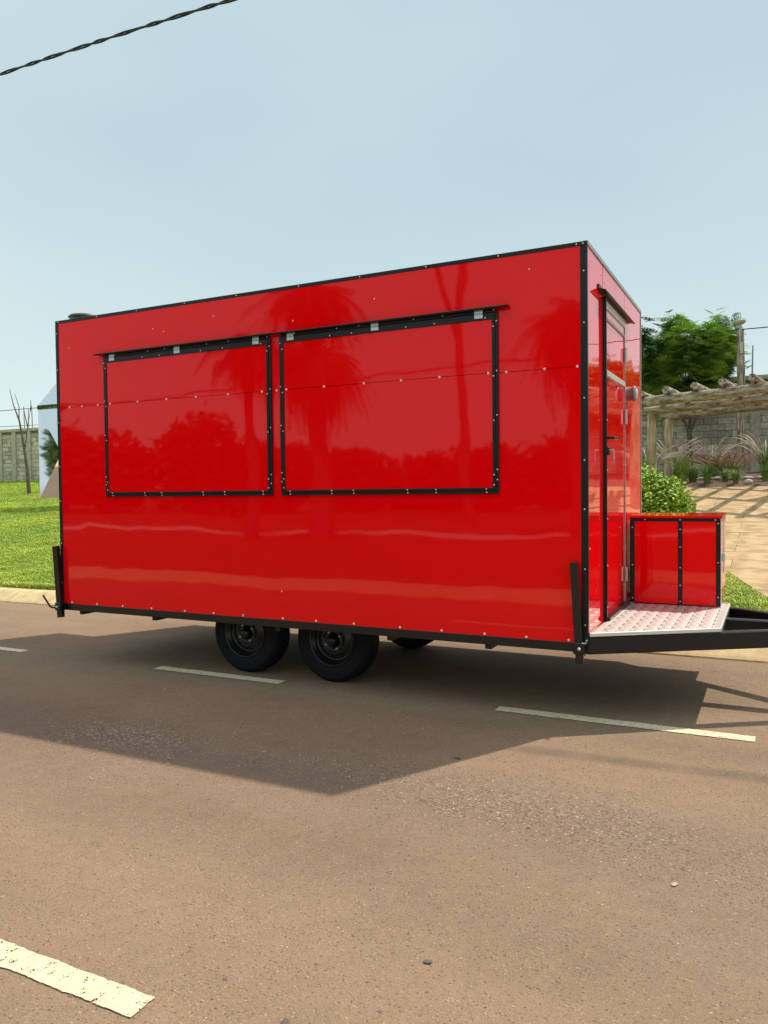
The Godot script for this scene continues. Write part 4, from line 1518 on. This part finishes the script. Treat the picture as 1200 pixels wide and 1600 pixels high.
# ------------------------------------------------------------------ what the glossy side mirrors: the far side of the road
func frond(ln: float, droop: float) -> ArrayMesh:
	var st := begin(true)
	var n := 22
	var at := func(t: float) -> Vector3:
		return Vector3(ln * t * (1.0 - 0.25 * droop * t), ln * (0.35 * t - 0.9 * droop * t * t), 0)
	for i in n:
		var t := 0.12 + 0.88 * i / n
		var p: Vector3 = at.call(t)
		var q: Vector3 = at.call(minf(1.0, t + 0.02))
		var ax := (q - p).normalized() if q != p else Vector3.RIGHT
		for s in [-1.0, 1.0]:
			st.set_smooth_group(i * 2 + (1 if s > 0 else 0))
			var l := ln * 0.3 * sin(PI * clampf(t * 0.9 + 0.08, 0.0, 1.0)) + 0.05
			var tip := p + Vector3(0, -l * 0.55, s * l * 0.75) + ax * l * 0.35
			face(st, [p, p + ax * 0.05, tip], p - Vector3(0, 9, 0))
	st.set_smooth_group(100)
	for i in 6:
		var a: Vector3 = at.call(i / 6.0)
		var b: Vector3 = at.call((i + 1) / 6.0)
		face(st, [a - Vector3(0, 0, 0.02), a + Vector3(0, 0, 0.02), b + Vector3(0, 0, 0.015), b - Vector3(0, 0, 0.015)], a - Vector3(0, 9, 0))
	return finish(st)

func far_side() -> void:
	var up := frond(1.9, 0.55)
	var down := frond(1.7, 1.35)
	var names := ["nearest palm across the road, mirrored in the right hatch", "palm with long hanging fronds mirrored between the two hatches", "tall palm across the road mirrored above the hatches", "palm across the road mirrored beside the front corner of the trailer"]
	var spots := [[-7.9, 10.1, 4.0, 0.24, 1.0], [-10.2, 10.9, 4.6, 0.17, 0.85], [-11.6, 15.9, 7.0, 0.2, 1.35], [-2.75, 12.2, 4.7, 0.2, 1.15]]
	for i in 4:
		var s: Array = spots[i]
		var p := base("palm_tree", names[i], "palm tree", "palms across the road", Vector3(s[0], 0.12 + 0.012 * (s[1] - 4.8), s[1]))
		var st := begin(true)
		tube(st, [Vector3(0, -0.1, 0), Vector3(0.04, s[2] * 0.3, 0), Vector3(-0.03, s[2] * 0.7, 0), Vector3(0, s[2], 0)], [s[3] * 1.15, s[3], s[3] * 0.95, s[3] * 1.15], 12, true, 0.1)
		part("trunk", finish(st), M.bark, p)
		for g in [[up, 20, "crown"], [down, 64, "hanging_fronds"]]:
			var xf := []
			var cols := []
			for k in g[1]:
				var a: float = TAU * k / g[1] + rng.randf_range(-0.15, 0.15)
				xf.append(Transform3D((Basis(Vector3.UP, a) * Basis(Vector3.BACK, rng.randf_range(-0.45, 0.5))).scaled(Vector3.ONE * s[4] * rng.randf_range(0.6, 1.0) * (0.7 if g[1] == 20 else 1.0)), Vector3(0, s[2] - 0.05 + rng.randf_range(-0.15, 0.15), 0)))
				cols.append(green(Vector3(0.025, 0.045, 0.012), Vector3(0.06, 0.085, 0.02)))
			many(g[2], g[0], M.leaf, xf, cols, p)
	# slender forked trunks
	var sl := base("slender_tree", "slender tree with a forked bare trunk across the road", "tree", "", Vector3(-6.85, 0.26, 16.9))
	var ts := begin(true)
	tube(ts, [Vector3(0, 0, 0), Vector3(-0.1, 2.4, 0), Vector3(-0.25, 4.6, 0), Vector3(-0.2, 7.6, 0), Vector3(-0.1, 11.0, 0)], [0.17, 0.15, 0.14, 0.11, 0.05], 10)
	part("trunk", finish(ts), M.bark, sl)
	var fs := begin(true)
	tube(fs, [Vector3(-0.25, 5.2, 0), Vector3(-0.6, 6.4, 0), Vector3(-1.05, 7.6, 0), Vector3(-1.3, 10.0, 0)], [0.1, 0.09, 0.08, 0.04], 8)
	part("branch", finish(fs), M.bark, sl)
	var xf2 := []
	var c2 := []
	for i in 700:
		var p := (Vector3(-0.1, 11.0, 0) if i % 2 else Vector3(-1.3, 10.2, 0)) + gauss() * 0.7
		xf2.append(Transform3D(any_turn().scaled(Vector3.ONE * 1.6), p))
		c2.append(green(Vector3(0.05, 0.1, 0.02), Vector3(0.13, 0.2, 0.04)))
	var spray := feather_spray()
	many("crown", spray, M.leaf, xf2, c2, sl)
	# bushy trees farther back
	var bl := oval_leaf(0.34, 0.2)
	var rows := [[-36, 12.5, 6.5], [-43, 14.5, 7.5], [-33, 16.5, 7.0], [-30, 18.5, 6.5], [-38, 25, 3.6], [-33.5, 23.0, 3.6], [-29.5, 22.0, 4.2], [-25.5, 21.4, 3.5], [-22.3, 23.2, 4.3], [-19.4, 24.6, 3.1], [-16.2, 26.2, 2.9], [-12.9, 27.4, 2.5], [-10.3, 28.3, 2.7], [-7.2, 29.0, 3.2], [-3.8, 30.0, 3.5], [0.5, 31.0, 3.4]]
	var ord := ["first", "second", "third", "fourth", "fifth", "sixth", "seventh", "eighth", "ninth", "tenth", "eleventh", "twelfth", "thirteenth", "fourteenth", "fifteenth", "sixteenth"]
	for i in rows.size():
		var s: Array = rows[i]
		var b := base("bushy_tree", ord[i] + " bushy tree from the road's far end in the row across the road", "tree", "bushy trees in a row across the road", Vector3(s[0], 0.3, s[1]))
		var us := begin(true)
		tube(us, [Vector3(0, 0, 0), Vector3(0.05, s[2] * 0.5, 0)], [0.14, 0.08], 8, false)
		part("trunk", finish(us), M.bark, b)
		var xf := []
		var cols := []
		for k in (1700 if s[2] < 5.0 else 4200):
			var d := gauss().normalized() * pow(rng.randf(), 0.3)
			var bump := 1.0 + 0.35 * noise.get_noise_3d(d.x * 120.0 + i * 99.0, d.y * 120.0, d.z * 120.0)
			xf.append(Transform3D(any_turn().scaled(Vector3.ONE * rng.randf_range(0.8, 1.6)), d * Vector3(2.3 if s[2] < 5.0 else 3.6, s[2] * 0.52, 1.6 if s[2] < 5.0 else 2.4) * bump + Vector3(0, s[2] * 0.52, 0)))
			cols.append(green(Vector3(0.02, 0.04, 0.01), Vector3(0.05, 0.08, 0.015)) if s[2] < 5.0 else green(Vector3(0.06, 0.1, 0.02), Vector3(0.16, 0.22, 0.05)))
		many("crown", bl, M.leaf, xf, cols, b)

# ------------------------------------------------------------------ overhead cables
func sagging(pts: Array, r: float, called: String, label: String) -> void:
	var o := base(called, label, "cable", "", pts[0])
	var st := begin(true)
	var q := []
	var rr := []
	for i in 33:
		var t := i / 32.0
		var p: Vector3 = pts[0].lerp(pts[1], t)
		p.y -= pts[2] * 4.0 * t * (1.0 - t)
		q.append(p - pts[0])
		rr.append(r)
	tube(st, q, rr, 6)
	part("wire", finish(st), M.cable, o)

func wires() -> void:
	# the twisted bundle over the trailer, two insulated cores round each other
	var o := base("twisted_cable", "black twisted two core cable crossing the sky above the trailer", "cable", "", Vector3(-30.0, 7.3, -3.0))
	for c in 2:
		var st := begin(true)
		var q := []
		var rr := []
		var n := 1400
		for i in n + 1:
			var x := -30.0 + 42.0 * i / n
			var y := 6.98 - 0.041 * (x + 6.3) - 0.004 * (x + 6.3) * (x + 4.45)
			y += 0.0035 * noise.get_noise_1d(x * 300.0)
			var a := TAU * x / 0.84 + PI * c + 1.6 * noise.get_noise_1d(x * 120.0)
			q.append(Vector3(x, y + cos(a) * 0.0125, -3.0 + sin(a) * 0.0125) - o.position)
			rr.append(0.0118)
		tube(st, q, rr, 6)
		part("core", finish(st), M.cable, o)
	sagging([Vector3(-60, 6.15, -23.4), Vector3(0.1, 5.5, -18.75), 0.5], 0.016, "power_line", "thin upper power line running behind the block wall to the timber lamp post")
	sagging([Vector3(0.13, 5.5, -18.75), Vector3(40, 6.0, -20.5), 0.1], 0.016, "power_line", "thin power line leaving the timber lamp post away from the trailer")
	sagging([Vector3(-60, 5.6, -23.6), Vector3(-14, 4.9, -23.6), 0.35], 0.014, "power_line", "thin lower power line sagging behind the bare sapling")
	sagging([Vector3(-40, 4.8, 15.0), Vector3(12, 5.4, 15.0), 0.7], 0.03, "power_line", "thin power line across the road mirrored in the left hatch")
